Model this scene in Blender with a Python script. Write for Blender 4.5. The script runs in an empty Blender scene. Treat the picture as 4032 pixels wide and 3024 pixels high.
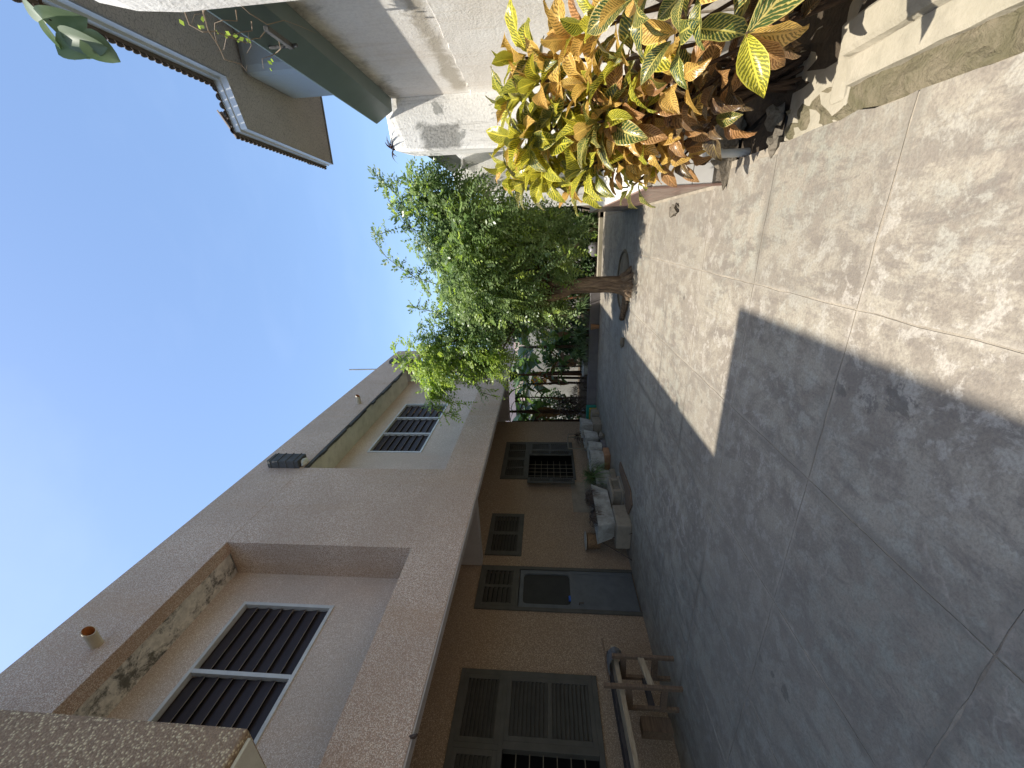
import bpy, math, random
import numpy as np
from mathutils import Vector, Matrix, Quaternion
random.seed(7)
S = bpy.context.scene
COL = S.collection
# ------------------------------------------------------------------ camera
cd = bpy.data.cameras.new('camera'); cam = bpy.data.objects.new('camera', cd); COL.objects.link(cam)
cd.sensor_width = 36.0; cd.lens = 13.5026; cd.clip_start = 0.05; cd.clip_end = 1200
F = Vector((-0.3660, 0.9261, 0.0922)).normalized()
R = Vector((0.9297, 0.3683, -0.0094)); R = (R - F*R.dot(F)).normalized()
U = R.cross(F)
m = Matrix.Identity(4)
for i, a in enumerate((-U, R, -F)):          # the photo was taken upright and is stored turned on its side
    for k in range(3): m[k][i] = a[k]
m[0][3], m[1][3], m[2][3] = 0, 0, 1.5
cam.matrix_world = m; S.camera = cam
# ------------------------------------------------------------------ light
SUNV = Vector((0.29, 0.264, -1.0)).normalized()
el = math.asin(-SUNV.z); az = math.atan2(-SUNV.x, -SUNV.y)
W = bpy.data.worlds.new('World'); S.world = W; W.use_nodes = True
nt = W.node_tree; nt.nodes.clear()
sky = nt.nodes.new('ShaderNodeTexSky'); sky.sky_type = 'NISHITA'; sky.sun_disc = False
sky.sun_elevation = el; sky.sun_rotation = az % (2*math.pi)
sky.air_density = 1.25; sky.dust_density = 1.2; sky.ozone_density = 3.6; sky.altitude = 0
bg = nt.nodes.new('ShaderNodeBackground'); bg.inputs[1].default_value = 0.15
wo = nt.nodes.new('ShaderNodeOutputWorld')
tc = nt.nodes.new('ShaderNodeTexCoord'); mp = nt.nodes.new('ShaderNodeMapping'); mp.inputs['Scale'].default_value = (1.0, 1.7, 3.2)
mp.inputs['Rotation'].default_value = (0.2, 0.5, 0.4)
nz = nt.nodes.new('ShaderNodeTexNoise'); nz.inputs['Scale'].default_value = 1.1; nz.inputs['Detail'].default_value = 7; nz.inputs['Roughness'].default_value = .55
cr = nt.nodes.new('ShaderNodeValToRGB'); cr.color_ramp.elements[0].position = .50; cr.color_ramp.elements[1].position = .85
cr.color_ramp.elements[0].color = (0, 0, 0, 1); cr.color_ramp.elements[1].color = (.05, .05, .05, 1)
mxs = nt.nodes.new('ShaderNodeMix'); mxs.data_type = 'RGBA'; mxs.inputs[7].default_value = (9, 9.5, 10, 1)
L = nt.links.new
L(tc.outputs['Generated'], mp.inputs['Vector']); L(mp.outputs[0], nz.inputs['Vector']); L(nz.outputs[0], cr.inputs[0])
L(cr.outputs[0], mxs.inputs[0]); L(sky.outputs[0], mxs.inputs[6]); L(mxs.outputs[2], bg.inputs[0]); L(bg.outputs[0], wo.inputs[0])
sd = bpy.data.lights.new('sun', 'SUN'); sd.energy = 4.2; sd.angle = math.radians(.55); sd.color = (1.0, .95, .86)
so = bpy.data.objects.new('sun', sd); COL.objects.link(so); so.rotation_euler = SUNV.to_track_quat('-Z', 'Y').to_euler(); so.location = (-6, -5, 14)
S.view_settings.view_transform = 'Standard'; S.view_settings.look = 'None'; S.view_settings.exposure = 0.82; S.view_settings.gamma = 1
S.view_settings.use_curve_mapping = False
S.render.engine = 'CYCLES'
S.cycles.max_bounces = 7; S.cycles.diffuse_bounces = 5; S.cycles.transparent_max_bounces = 6

# ------------------------------------------------------------------ materials
class NB:
    def __init__(s, name):
        s.m = bpy.data.materials.new(name); s.m.use_nodes = True; s.t = s.m.node_tree; s.t.nodes.clear()
        s.out = s.n('ShaderNodeOutputMaterial'); s.p = s.n('ShaderNodeBsdfPrincipled')
        s.l(s.p.outputs[0], s.out.inputs[0])
        s.pos = s.n('ShaderNodeNewGeometry').outputs['Position']
    def n(s, t, **k):
        x = s.t.nodes.new(t)
        for a, b in k.items(): setattr(x, a, b)
        return x
    def l(s, a, b): s.t.links.new(a, b)
    def setin(s, node, i, v):
        if isinstance(v, bpy.types.NodeSocket): s.l(v, node.inputs[i])
        else: node.inputs[i].default_value = v
    def noise(s, scale, detail=4, rough=.55, vec=None, dist=0.0, stretch=None):
        x = s.n('ShaderNodeTexNoise'); x.inputs['Scale'].default_value = scale; x.inputs['Detail'].default_value = detail
        x.inputs['Roughness'].default_value = rough; x.inputs['Distortion'].default_value = dist
        v = vec or s.pos
        if stretch:
            mp = s.n('ShaderNodeMapping'); mp.inputs['Scale'].default_value = stretch; s.l(v, mp.inputs['Vector']); v = mp.outputs[0]
        s.l(v, x.inputs['Vector']); return x.outputs['Fac']
    def vor(s, scale, out='Distance', feature='F1', vec=None, stretch=None):
        x = s.n('ShaderNodeTexVoronoi', feature=feature); x.inputs['Scale'].default_value = scale
        v = vec or s.pos
        if stretch:
            mp = s.n('ShaderNodeMapping'); mp.inputs['Scale'].default_value = stretch; s.l(v, mp.inputs['Vector']); v = mp.outputs[0]
        s.l(v, x.inputs['Vector']); return x.outputs[out]
    def ramp(s, f, *stops):
        x = s.n('ShaderNodeValToRGB'); e = x.color_ramp.elements
        while len(e) < len(stops): e.new(.5)
        for k, (p, c) in enumerate(stops):
            e[k].position = p; e[k].color = (c, c, c, 1) if not hasattr(c, '__len__') else (*c, 1)
        s.l(f, x.inputs[0]); return x.outputs[0]
    def mix(s, f, a, b, mode='MIX'):
        x = s.n('ShaderNodeMix', data_type='RGBA', blend_type=mode)
        s.setin(x, 0, f)
        for i, v in ((6, a), (7, b)):
            if isinstance(v, bpy.types.NodeSocket): s.l(v, x.inputs[i])
            else: x.inputs[i].default_value = (*v, 1)
        return x.outputs[2]
    def math(s, op, a, b=0.0, c=None):
        x = s.n('ShaderNodeMath', operation=op); s.setin(x, 0, a); s.setin(x, 1, b)
        if c is not None: s.setin(x, 2, c)
        return x.outputs[0]
    def xyz(s, v=None):
        x = s.n('ShaderNodeSeparateXYZ'); s.l(v or s.pos, x.inputs[0]); return x.outputs
    def bump(s, h, dist=.01, strength=1.0, prev=None):
        x = s.n('ShaderNodeBump'); x.inputs['Distance'].default_value = dist; x.inputs['Strength'].default_value = strength
        s.l(h, x.inputs['Height'])
        if prev: s.l(prev, x.inputs['Normal'])
        s.l(x.outputs[0], s.p.inputs['Normal']); return x.outputs[0]
    def done(s, col, rough=.8, spec=.3, metal=0.0):
        s.setin(s.p, 'Base Color', col if isinstance(col, bpy.types.NodeSocket) else (*col, 1))
        s.setin(s.p, 'Roughness', rough); s.setin(s.p, 'Specular IOR Level', spec); s.setin(s.p, 'Metallic', metal)
        return s.m

def pebble(name, cell, base, dark, light, amount=.45, stain=.35, warm=None):
    b = NB(name)
    c = b.vor(cell, 'Color'); d = b.vor(cell, 'Distance')
    sep = b.n('ShaderNodeSeparateColor'); b.l(c, sep.inputs[0]); r = sep.outputs[0]; g = sep.outputs[1]
    col = b.mix(r, dark, base)
    col = b.mix(b.ramp(g, (1-amount-.04, 0.0), (1-amount+.04, 1.0)), col, light)
    col = b.mix(b.ramp(d, (.30, 0.0), (.62, .75)), col, dark)
    big = b.noise(.9, 5, .6)
    col = b.mix(b.ramp(big, (.40, stain), (.62, 0.0)), col, tuple(x*.55 for x in base))
    st = b.noise(1.0, 5, .65, stretch=(1.6, 1.6, .18))
    col = b.mix(b.ramp(st, (.52, 0.0), (.75, stain)), col, warm or tuple(x*.6 for x in base))
    b.bump(b.ramp(d, (.1, 1.0), (.6, 0.0)), dist=.35/cell, strength=.8)
    return b.done(col, .88, .25)

def plaster(name, base, dark, scale=1.0, stain=.5, streak=.5, rough=.85, bumpd=.006, tint=None):
    b = NB(name)
    n1 = b.noise(3*scale, 8, .68); n2 = b.noise(.8*scale, 5, .6, dist=.4); st = b.noise(1.2, 6, .7, stretch=(5, 5, .35)); n3 = b.noise(40, 4, .6)
    col = b.mix(b.ramp(n2, (.42, 0.0), (.66, stain)), base, dark)
    col = b.mix(b.ramp(st, (.50, 0.0), (.70, streak)), col, tint or dark)
    col = b.mix(b.ramp(n1, (.50, 0.0), (.72, stain*.7)), col, tuple(x*.6 for x in dark))
    col = b.mix(b.ramp(n3, (.3, .18), (.6, 0.0)), col, dark)
    h = b.math('ADD', b.math('MULTIPLY', n1, .7), b.math('MULTIPLY', n3, .35))
    b.bump(h, bumpd*3, .7)
    return b.done(col, rough, .25)

M = {}
M['pebble_far'] = pebble('pebble_dash_facade', 125, (.78, .57, .425), (.41, .275, .20), (.98, .87, .72), .36, .42, (.50, .32, .19))
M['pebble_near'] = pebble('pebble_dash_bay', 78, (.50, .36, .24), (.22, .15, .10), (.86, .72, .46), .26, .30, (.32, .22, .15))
M['pebble_pale'] = pebble('pebble_dash_recess', 130, (.83, .675, .55), (.52, .385, .29), (.97, .88, .79), .34, .42, (.56, .38, .27))
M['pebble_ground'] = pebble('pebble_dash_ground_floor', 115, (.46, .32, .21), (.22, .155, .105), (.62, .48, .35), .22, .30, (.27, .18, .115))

def mk_soffit():
    b = NB('mouldy_sunshade_plaster'); n = b.noise(3.6, 9, .78, dist=.25); n2 = b.noise(12, 5, .6)
    col = b.mix(b.ramp(n, (.50, 0.0), (.60, 1.0)), (.80, .745, .65), (.13, .125, .11))
    col = b.mix(b.ramp(n2, (.4, .35), (.6, 0.0)), col, (.25, .22, .17)); b.bump(n2, .01, .6); return b.done(col, .9)
M['soffit'] = mk_soffit()
M['soffit_pale'] = plaster('pale_underside_plaster', (.70, .67, .57), (.46, .44, .36), 2, .5, .2)
M['beam_paint'] = plaster('grey_beam_paint', (.50, .455, .42), (.36, .31, .28), 1.5, .3, .3)
M['moss_edge'] = plaster('blackened_edge', (.11, .11, .105), (.05, .05, .05), 3, .6, .3)

def mk_white_wall():
    b = NB('weathered_white_plaster'); z = b.xyz()[2]
    n1 = b.noise(3.5, 9, .7, dist=.6); n2 = b.noise(1.1, 5, .6); st = b.noise(1.5, 6, .7, stretch=(6, 6, .4)); n3 = b.noise(45, 4, .6)
    col = b.mix(b.ramp(n2, (.40, 0.0), (.65, .6)), (.78, .75, .69), (.64, .57, .48))
    col = b.mix(b.ramp(st, (.54, 0.0), (.74, .5)), col, (.55, .45, .34))
    top = b.math('ADD', z, b.math('MULTIPLY', n1, .7))
    col = b.mix(b.ramp(b.math('DIVIDE', top, 5.0), (.69, 0.0), (.745, .95)), col, (.055, .052, .045))
    col = b.mix(b.ramp(n1, (.64, 0.0), (.78, .5)), col, (.36, .35, .31))
    gb = b.math('ABSOLUTE', b.math('SUBTRACT', b.math('SUBTRACT', z, b.math('MULTIPLY', b.xyz()[1], .018)), 2.345)); gb = b.math('ADD', gb, b.math('MULTIPLY', b.math('SUBTRACT', n1, .5), .35)); yok = b.ramp(b.math('DIVIDE', b.xyz()[1], 10.0), (.505, 1.0), (.52, 0.0))
    col = b.mix(b.math('MULTIPLY', yok, b.ramp(gb, (.03, .75), (.10, 0.0))), col, (.36, .31, .23))
    col = b.mix(b.ramp(n3, (.3, .2), (.6, 0.0)), col, (.3, .28, .25))
    b.bump(b.math('ADD', n1, b.math('MULTIPLY', n3, .4)), .012, .7); return b.done(col, .85)
M['white_wall'] = mk_white_wall()
def mk_pillar():
    b = NB('mildewed_pillar_plaster'); n1 = b.noise(2.2, 9, .7, dist=.8); n3 = b.noise(40, 4, .6); st = b.noise(1.6, 6, .7, stretch=(9, 9, .5))
    col = b.mix(b.ramp(n1, (.57, 0.0), (.61, .85)), (.84, .82, .76), (.30, .30, .275))
    col = b.mix(b.ramp(st, (.52, 0.0), (.66, .7)), col, (.45, .43, .38))
    col = b.mix(b.ramp(n3, (.35, .3), (.55, 0.0)), col, (.45, .43, .4))
    x, y, z = b.xyz()
    dx = b.math('ABSOLUTE', b.math('SUBTRACT', x, 1.09)); dz = b.math('MULTIPLY', b.math('ABSOLUTE', b.math('SUBTRACT', z, 2.72)), .55)
    dd = b.math('ADD', b.math('MAXIMUM', dx, dz), b.math('MULTIPLY', b.math('SUBTRACT', n1, .5), .22))
    near = b.math('LESS_THAN', b.math('ABSOLUTE', b.math('SUBTRACT', y, 5.2)), .05)
    col = b.mix(b.math('MULTIPLY', near, b.ramp(dd, (.11, .85), (.15, 0.0))), col, b.mix(b.ramp(n3, (.4, 0.0), (.6, 1.0)), (.16, .16, .145), (.34, .33, .30)))
    b.bump(b.math('ADD', n1, b.math('MULTIPLY', n3, .4)), .015, .8); return b.done(col, .85)
M['pillar'] = mk_pillar()
M['back_wall'] = plaster('old_grey_blockwork', (.50, .48, .42), (.20, .19, .17), 1.2, .6, .6)
M['pink_plaster'] = plaster('pink_plaster', (.75, .56, .48), (.45, .32, .27), 1, .4, .3)

def mk_yard():
    b = NB('worn_yard_concrete'); 
    n0 = b.noise(.55, 4, .55); n1 = b.noise(1.9, 12, .78, dist=.35); n2 = b.noise(8.0, 9, .74, dist=.3); n3 = b.noise(70, 4, .65)
    st = b.noise(2.2, 9, .74, stretch=(2.8, .8, 1), dist=.3)
    info = b.n('ShaderNodeObjectInfo').outputs['Random']
    x, y, z = b.xyz()
    col = b.mix(b.ramp(n1, (.455, 0.0), (.545, 1.0)), (.375, .328, .254), (.25, .212, .165))
    col = b.mix(b.math('MULTIPLY', b.ramp(st, (.50, 0.0), (.555, .8)), b.ramp(n0, (.38, .35), (.62, 1.0))), col, (.165, .138, .115))
    col = b.mix(b.math('MULTIPLY', b.ramp(n2, (.52, 0.0), (.58, .8)), b.ramp(n0, (.40, 1.0), (.62, .4))), col, (.48, .43, .36))
    green = b.math('MULTIPLY', b.ramp(n0, (.42, 0.0), (.6, .55)), b.ramp(n2, (.45, 0.0), (.62, 1.0)))
    big = b.noise(.33, 3, .5); col = b.mix(b.ramp(big, (.42, 0.0), (.6, .55)), col, (.24, .21, .17))
    col = b.mix(green, col, (.30, .31, .25))
    spots = b.vor(2.1, 'Distance'); col = b.mix(b.math('MULTIPLY', b.ramp(spots, (.02, .8), (.07, 0.0)), b.ramp(n0, (.45, 0.0), (.5, 1.0))), col, (.075, .065, .055))
    # the two dark oil stains
    def blot(cx, cy, r):
        dx = b.math('SUBTRACT', x, cx); dy = b.math('SUBTRACT', y, cy)
        d = b.math('SQRT', b.math('ADD', b.math('MULTIPLY', dx, dx), b.math('MULTIPLY', dy, dy)))
        d = b.math('ADD', d, b.math('MULTIPLY', b.math('SUBTRACT', n2, .5), r*4.5))
        return b.ramp(b.math('DIVIDE', d, r*2), (.30, .55), (.38, 0.0))
    for cx, cy, r in ((-.72, 1.62, .10), (-.80, 1.78, .07), (-.81, 1.97, .055), (-2.82, 1.69, .06), (-2.86, 1.83, .03), (-2.91, 1.98, .05), (-2.0, 9.2, .06)):
        col = b.mix(blot(cx, cy, r), col, (.085, .075, .065))
    tone = b.math('ADD', b.math('MULTIPLY', info, .10), .90)
    col = b.mix(1.0, col, b.ramp(tone, (0, 0.0), (1, 1.0)), 'MULTIPLY')
    col = b.mix(b.ramp(n3, (.36, .40), (.56, 0.0)), col, (.13, .11, .09))
    nc = b.n('ShaderNodeTexNoise'); nc.inputs['Scale'].default_value = 2.5; nc.inputs['Detail'].default_value = 6; b.l(b.pos, nc.inputs['Vector'])
    va = b.n('ShaderNodeVectorMath', operation='MULTIPLY_ADD'); b.l(nc.outputs['Color'], va.inputs[0]); va.inputs[1].default_value = (.7, .7, 0); b.l(b.pos, va.inputs[2])
    cr_ = b.vor(.8, 'Distance', 'DISTANCE_TO_EDGE', vec=va.outputs[0])
    jx = b.math('MULTIPLY', b.math('ABSOLUTE', b.math('SUBTRACT', b.math('FRACT', b.math('ADD', b.math('DIVIDE', b.math('ADD', x, .42), .978), .5)), .5)), .978)
    jy = b.math('ABSOLUTE', b.math('SUBTRACT', b.math('FRACT', b.math('ADD', y, .5)), .5))
    jd = b.math('ADD', b.math('MINIMUM', jx, jy), b.math('MULTIPLY', b.math('SUBTRACT', n2, .45), .16))
    col = b.mix(b.math('MULTIPLY', b.ramp(jd, (.0, .6), (.035, 0.0)), b.ramp(n1, (.42, .25), (.6, 1.0))), col, (.52, .46, .37))
    jd2 = b.math('ADD', b.math('MINIMUM', jx, jy), b.math('MULTIPLY', b.math('SUBTRACT', n1, .52), .22))
    col = b.mix(b.math('MULTIPLY', b.ramp(jd2, (.0, .6), (.05, 0.0)), b.ramp(n0, (.45, 0.0), (.55, 1.0))), col, (.15, .13, .105))
    cmask = b.math('MULTIPLY', b.ramp(b.math('ADD', cr_, b.math('MULTIPLY', b.math('SUBTRACT', n2, .5), .03)), (.0, 1.0), (.006, 0.0)), b.ramp(n0, (.5, 0.0), (.56, .30)))
    col = b.mix(cmask, col, (.46, .41, .34))
    h = b.math('ADD', b.math('MULTIPLY', n2, .6), b.math('MULTIPLY', n3, .35))
    b.bump(h, .010, .8)
    return b.done(col, b.ramp(n1, (.35, .38), (.65, .66)), .5)
M['yard'] = mk_yard()
M['joint'] = plaster('crumbling_joint_mortar', (.36, .31, .24), (.18, .15, .115), 4, .6, .0, bumpd=.01)
M['kerb'] = plaster('mossy_kerb_concrete', (.38, .335, .255), (.27, .245, .175), 2.5, .6, .2)
M['moss_soil'] = plaster('mossy_rubble', (.24, .20, .13), (.12, .11, .055), 9, .8, .0, bumpd=.03)
M['soil'] = plaster('dark_soil', (.10, .075, .05), (.05, .04, .03), 8, .7, .0, rough=.95, bumpd=.03)
M['grey_kerb'] = plaster('grey_kerb_paint', (.19, .17, .17), (.11, .10, .10), 2, .4, .3)
M['rock'] = plaster('rough_stone', (.24, .2, .15), (.1, .09, .07), 6, .7, 0, bumpd=.02)
def simple(name, c, rough=.6, spec=.4, metal=0.0, var=.25, sc=6, bump=.002):
    b = NB(name); n = b.noise(sc, 6, .6)
    b.bump(n, bump, .5)
    return b.done(b.mix(b.ramp(n, (.35, 0.0), (.7, var*2)), c, tuple(x*.5 for x in c)), rough, spec, metal)
M['shutter'] = simple('weathered_shutter_paint', (.082, .076, .064), .65)
M['door'] = simple('blue_grey_door_paint', (.105, .112, .12), .5)
M['dark'] = simple('interior_shade_black', (.012, .011, .011), .9)  # near-black colour stands in for the darkness of rooms and the pit
M['screen'] = simple('insect_screen', (.035, .034, .03), .8)
M['white_metal'] = simple('white_window_frame', (.62, .61, .58), .4, var=.15)
M['blade'] = simple('smoked_louvre_glass', (.045, .034, .034), .5, .2, var=.2)
M['blade_edge'] = simple('louvre_blade_edge', (.27, .22, .17), .5)
M['pipe'] = simple('cream_plastic_pipe', (.62, .52, .36), .5)
M['pipe_in'] = simple('orange_pipe_inside', (.55, .2, .06), .6)
M['white_pipe'] = simple('white_plastic_pipe', (.66, .65, .60), .45)
M['galv'] = simple('weathered_metal', (.30, .30, .29), .5, metal=.3)
M['bar'] = simple('rusty_window_bar', (.20, .17, .12), .7)
M['green_metal'] = simple('green_grey_steel', (.10, .135, .125), .5, var=.2, sc=3)
M['grey_render'] = plaster('blue_grey_render', (.32, .345, .375), (.28, .30, .33), .5, .3, .0)
M['fascia'] = simple('silver_fascia_board', (.50, .50, .49), .35, metal=.25, var=.12, sc=3)
M['tile_brown'] = simple('brown_roof_tile', (.17, .13, .10), .7, sc=9)
def mk_mesh_soffit():
    b = NB('netted_soffit'); w = b.vor(13.0, 'Distance', 'DISTANCE_TO_EDGE', stretch=(1.0, 1.7, 1)); n = b.noise(2, 5, .6)
    col = b.mix(b.ramp(n, (.35, 0.0), (.65, .5)), (.66, .60, .54), (.54, .49, .44))
    col = b.mix(b.ramp(w, (.0, .8), (.06, 0.0)), col, (.24, .21, .19)); b.bump(w, .01, .5); return b.done(col, .85)
M['soffit_net'] = mk_mesh_soffit()
def mk_bark(name, c, d):
    b = NB(name); n = b.noise(5, 8, .7, stretch=(6, 6, 1.2), dist=.5); n2 = b.noise(30, 4, .6)
    b.bump(b.math('ADD', n, b.math('MULTIPLY', n2, .3)), .03, .9); return b.done(b.mix(b.ramp(n, (.38, 0.0), (.62, 1.0)), c, d), .9)
M['bark'] = mk_bark('tree_bark', (.27, .19, .12), (.11, .075, .05))
M['dark_bark'] = mk_bark('dark_stem', (.10, .06, .035), (.05, .03, .02))
M['red_bark'] = mk_bark('reddish_stem', (.23, .10, .05), (.10, .05, .03))
def mk_wood(name, c, d):
    b = NB(name); n = b.noise(4, 8, .7, stretch=(14, 1.2, 14)); b.bump(n, .008, .6)
    return b.done(b.mix(b.ramp(n, (.38, 0.0), (.64, 1.0)), c, d), .75)
M['wood_pale'] = mk_wood('pale_weathered_plank', (.42, .33, .22), (.26, .19, .12))
M['wood_dark'] = mk_wood('dark_wet_plank', (.07, .055, .05), (.03, .025, .025))
M['wood_brown'] = mk_wood('brown_scrap_wood', (.20, .13, .08), (.10, .065, .045))
M['cloth'] = simple('grey_rope_cloth', (.16, .155, .15), .9)
M['white_tub'] = plaster('peeling_white_paint', (.46, .45, .42), (.22, .20, .17), 5, .7, .4)
M['block'] = plaster('old_concrete_block', (.30, .25, .19), (.16, .13, .10), 4, .5, .2)
M['clay'] = plaster('terracotta', (.40, .21, .11), (.22, .12, .07), 4, .5, .0)
M['rattan'] = mk_wood('frayed_wicker', (.30, .18, .09), (.12, .07, .04))
M['rust'] = simple('rusty_iron', (.09, .06, .045), .8)
M['bench_top'] = simple('glazed_white_tile', (.74, .71, .66), .25, .5, var=.06, sc=14)
M['tile_pink'] = simple('brown_glazed_tile', (.30, .19, .15), .3, .5, sc=10)
M['grout'] = plaster('tile_grout', (.35, .30, .24), (.2, .17, .13), 6, .4, 0)
M['blue'] = simple('blue_plastic', (.02, .10, .45), .4)
M['teal'] = simple('teal_plastic', (.03, .28, .22), .4)
M['yellow'] = simple('yellow_plastic', (.50, .36, .03), .4)
M['plastic_bag'] = simple('pale_plastic_sack', (.17, .16, .17), .35, sc=14, bump=.02)

def leafmat(name, a, c, transl=.3, rough=.5, nscale=3.0, c3=None, tcol=None):
    b = NB(name); r = b.n('ShaderNodeObjectInfo').outputs['Random']; isl = b.noise(nscale, 3, .5); isl2 = b.noise(nscale*7, 3, .6)
    col = b.mix(b.ramp(isl, (.38, 0.0), (.62, 1.0)), a, c)
    if c3: col = b.mix(b.ramp(isl2, (.58, 0.0), (.66, .9)), col, c3)
    b.done(col, rough, .4)
    t = b.n('ShaderNodeBsdfTranslucent'); mx = b.n('ShaderNodeMixShader'); mx.inputs[0].default_value = transl
    hs = b.n('ShaderNodeHueSaturation'); hs.inputs['Value'].default_value = 1.8; hs.inputs['Saturation'].default_value = 1.1
    b.l(col, hs.inputs['Color']); b.l(hs.outputs[0], t.inputs[0])
    b.l(b.p.outputs[0], mx.inputs[1]); b.l(t.outputs[0], mx.inputs[2]); b.l(mx.outputs[0], b.out.inputs[0])
    return b.m
M['leaf_tree'] = leafmat('green_compound_leaf', (.115, .175, .065), (.22, .29, .11), .42, .33, 1.6, (.34, .38, .20))
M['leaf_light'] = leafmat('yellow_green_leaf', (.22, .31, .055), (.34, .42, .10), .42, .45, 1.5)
M['leaf_dark'] = leafmat('dark_shrub_leaf', (.035, .07, .022), (.07, .12, .03), .25, .5, 2.0, (.12, .18, .04))
M['twig'] = simple('dry_twig', (.30, .23, .16), .8)
M['leaf_banana'] = leafmat('banana_leaf', (.07, .13, .035), (.14, .20, .05), .35, .4, 2.0)
M['leaf_dead'] = leafmat('dead_brown_leaf', (.22, .12, .04), (.11, .06, .03), .2, .8, 5.0)
M['leaf_blade'] = leafmat('strap_leaf_green', (.08, .13, .045), (.14, .20, .07), .2, .5, 6.0)
M['leaf_purple'] = leafmat('dark_purple_leaf', (.045, .02, .022), (.07, .05, .025), .15, .5, 6.0)
M['leaf_orange'] = leafmat('orange_bract', (.75, .33, .05), (.55, .2, .03), .4, .6, 6.0)
M['leaf_ficus'] = leafmat('grey_green_round_leaf', (.09, .14, .07), (.15, .20, .12), .22, .42, 8.0)
M['dry'] = leafmat('dry_root_tangle', (.15, .11, .085), (.09, .065, .05), .1, .9, 9.0)

def croton(name, base, base2, vein, vein2, vw, transl=.3):
    b = NB(name)
    uvn = b.n('ShaderNodeUVMap'); u, v, _ = b.xyz(uvn.outputs[0])
    rnd = b.n('ShaderNodeObjectInfo').outputs['Random']
    nv = b.noise(9, 3, .6, vec=uvn.outputs[0]); ns = b.noise(3, 4, .6, vec=None)
    a = b.math('MULTIPLY', b.math('ABSOLUTE', b.math('SUBTRACT', v, .5)), 2.0)
    t = b.math('SUBTRACT', b.math('MULTIPLY', u, 15.0), b.math('MULTIPLY', a, 3.2))
    t = b.math('ADD', t, b.math('MULTIPLY', nv, 1.3)); t = b.math('ADD', t, b.math('MULTIPLY', rnd, 7.0))
    fr = b.math('ABSOLUTE', b.math('SUBTRACT', b.math('FRACT', t), .5))       # 0 on the lateral vein
    wid = b.math('ADD', vw, b.math('MULTIPLY', b.math('SUBTRACT', nv, .5), .55))
    lat = b.ramp(b.math('SUBTRACT', fr, wid), (0.0, .85), (.14, 0.0))
    mid = b.ramp(a, (.05, 1.0), (.11, 0.0)); edge = b.ramp(a, (.88, 0.0), (.97, .9))
    mask = b.math('MAXIMUM', b.math('MAXIMUM', lat, mid), edge)
    bc = b.mix(rnd, base, base2); vc = b.mix(b.ramp(ns, (.35, 0.0), (.65, 1.0)), vein, vein2)
    col = b.mix(mask, bc, vc)
    b.done(col, .30, .5)
    b.bump(b.math('SUBTRACT', 1.0, mask), .004, .8)
    tr = b.n('ShaderNodeBsdfTranslucent'); mx = b.n('ShaderNodeMixShader'); mx.inputs[0].default_value = transl
    hs = b.n('ShaderNodeHueSaturation'); hs.inputs['Value'].default_value = 1.5; b.l(col, hs.inputs['Color']); b.l(hs.outputs[0], tr.inputs[0])
    b.l(b.p.outputs[0], mx.inputs[1]); b.l(tr.outputs[0], mx.inputs[2]); b.l(mx.outputs[0], b.out.inputs[0])
    return b.m
M['cr_yellow'] = croton('croton_yellow_green', (.075, .115, .015), (.22, .22, .02), (.80, .68, .07), (.62, .58, .07), .17)
M['cr_green'] = croton('croton_dark_green', (.028, .06, .02), (.06, .10, .02), (.50, .46, .09), (.58, .42, .14), .10, .2)
M['cr_orange'] = croton('croton_orange', (.34, .19, .045), (.26, .17, .04), (.80, .56, .14), (.74, .44, .12), .24)
M['cr_red'] = croton('croton_bronze', (.20, .11, .04), (.27, .13, .045), (.58, .36, .13), (.55, .28, .12), .18, .28)
M['cr_dark'] = croton('croton_shadowed_bronze', (.06, .045, .022), (.10, .055, .03), (.28, .15, .08), (.22, .16, .06), .08, .12)

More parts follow.
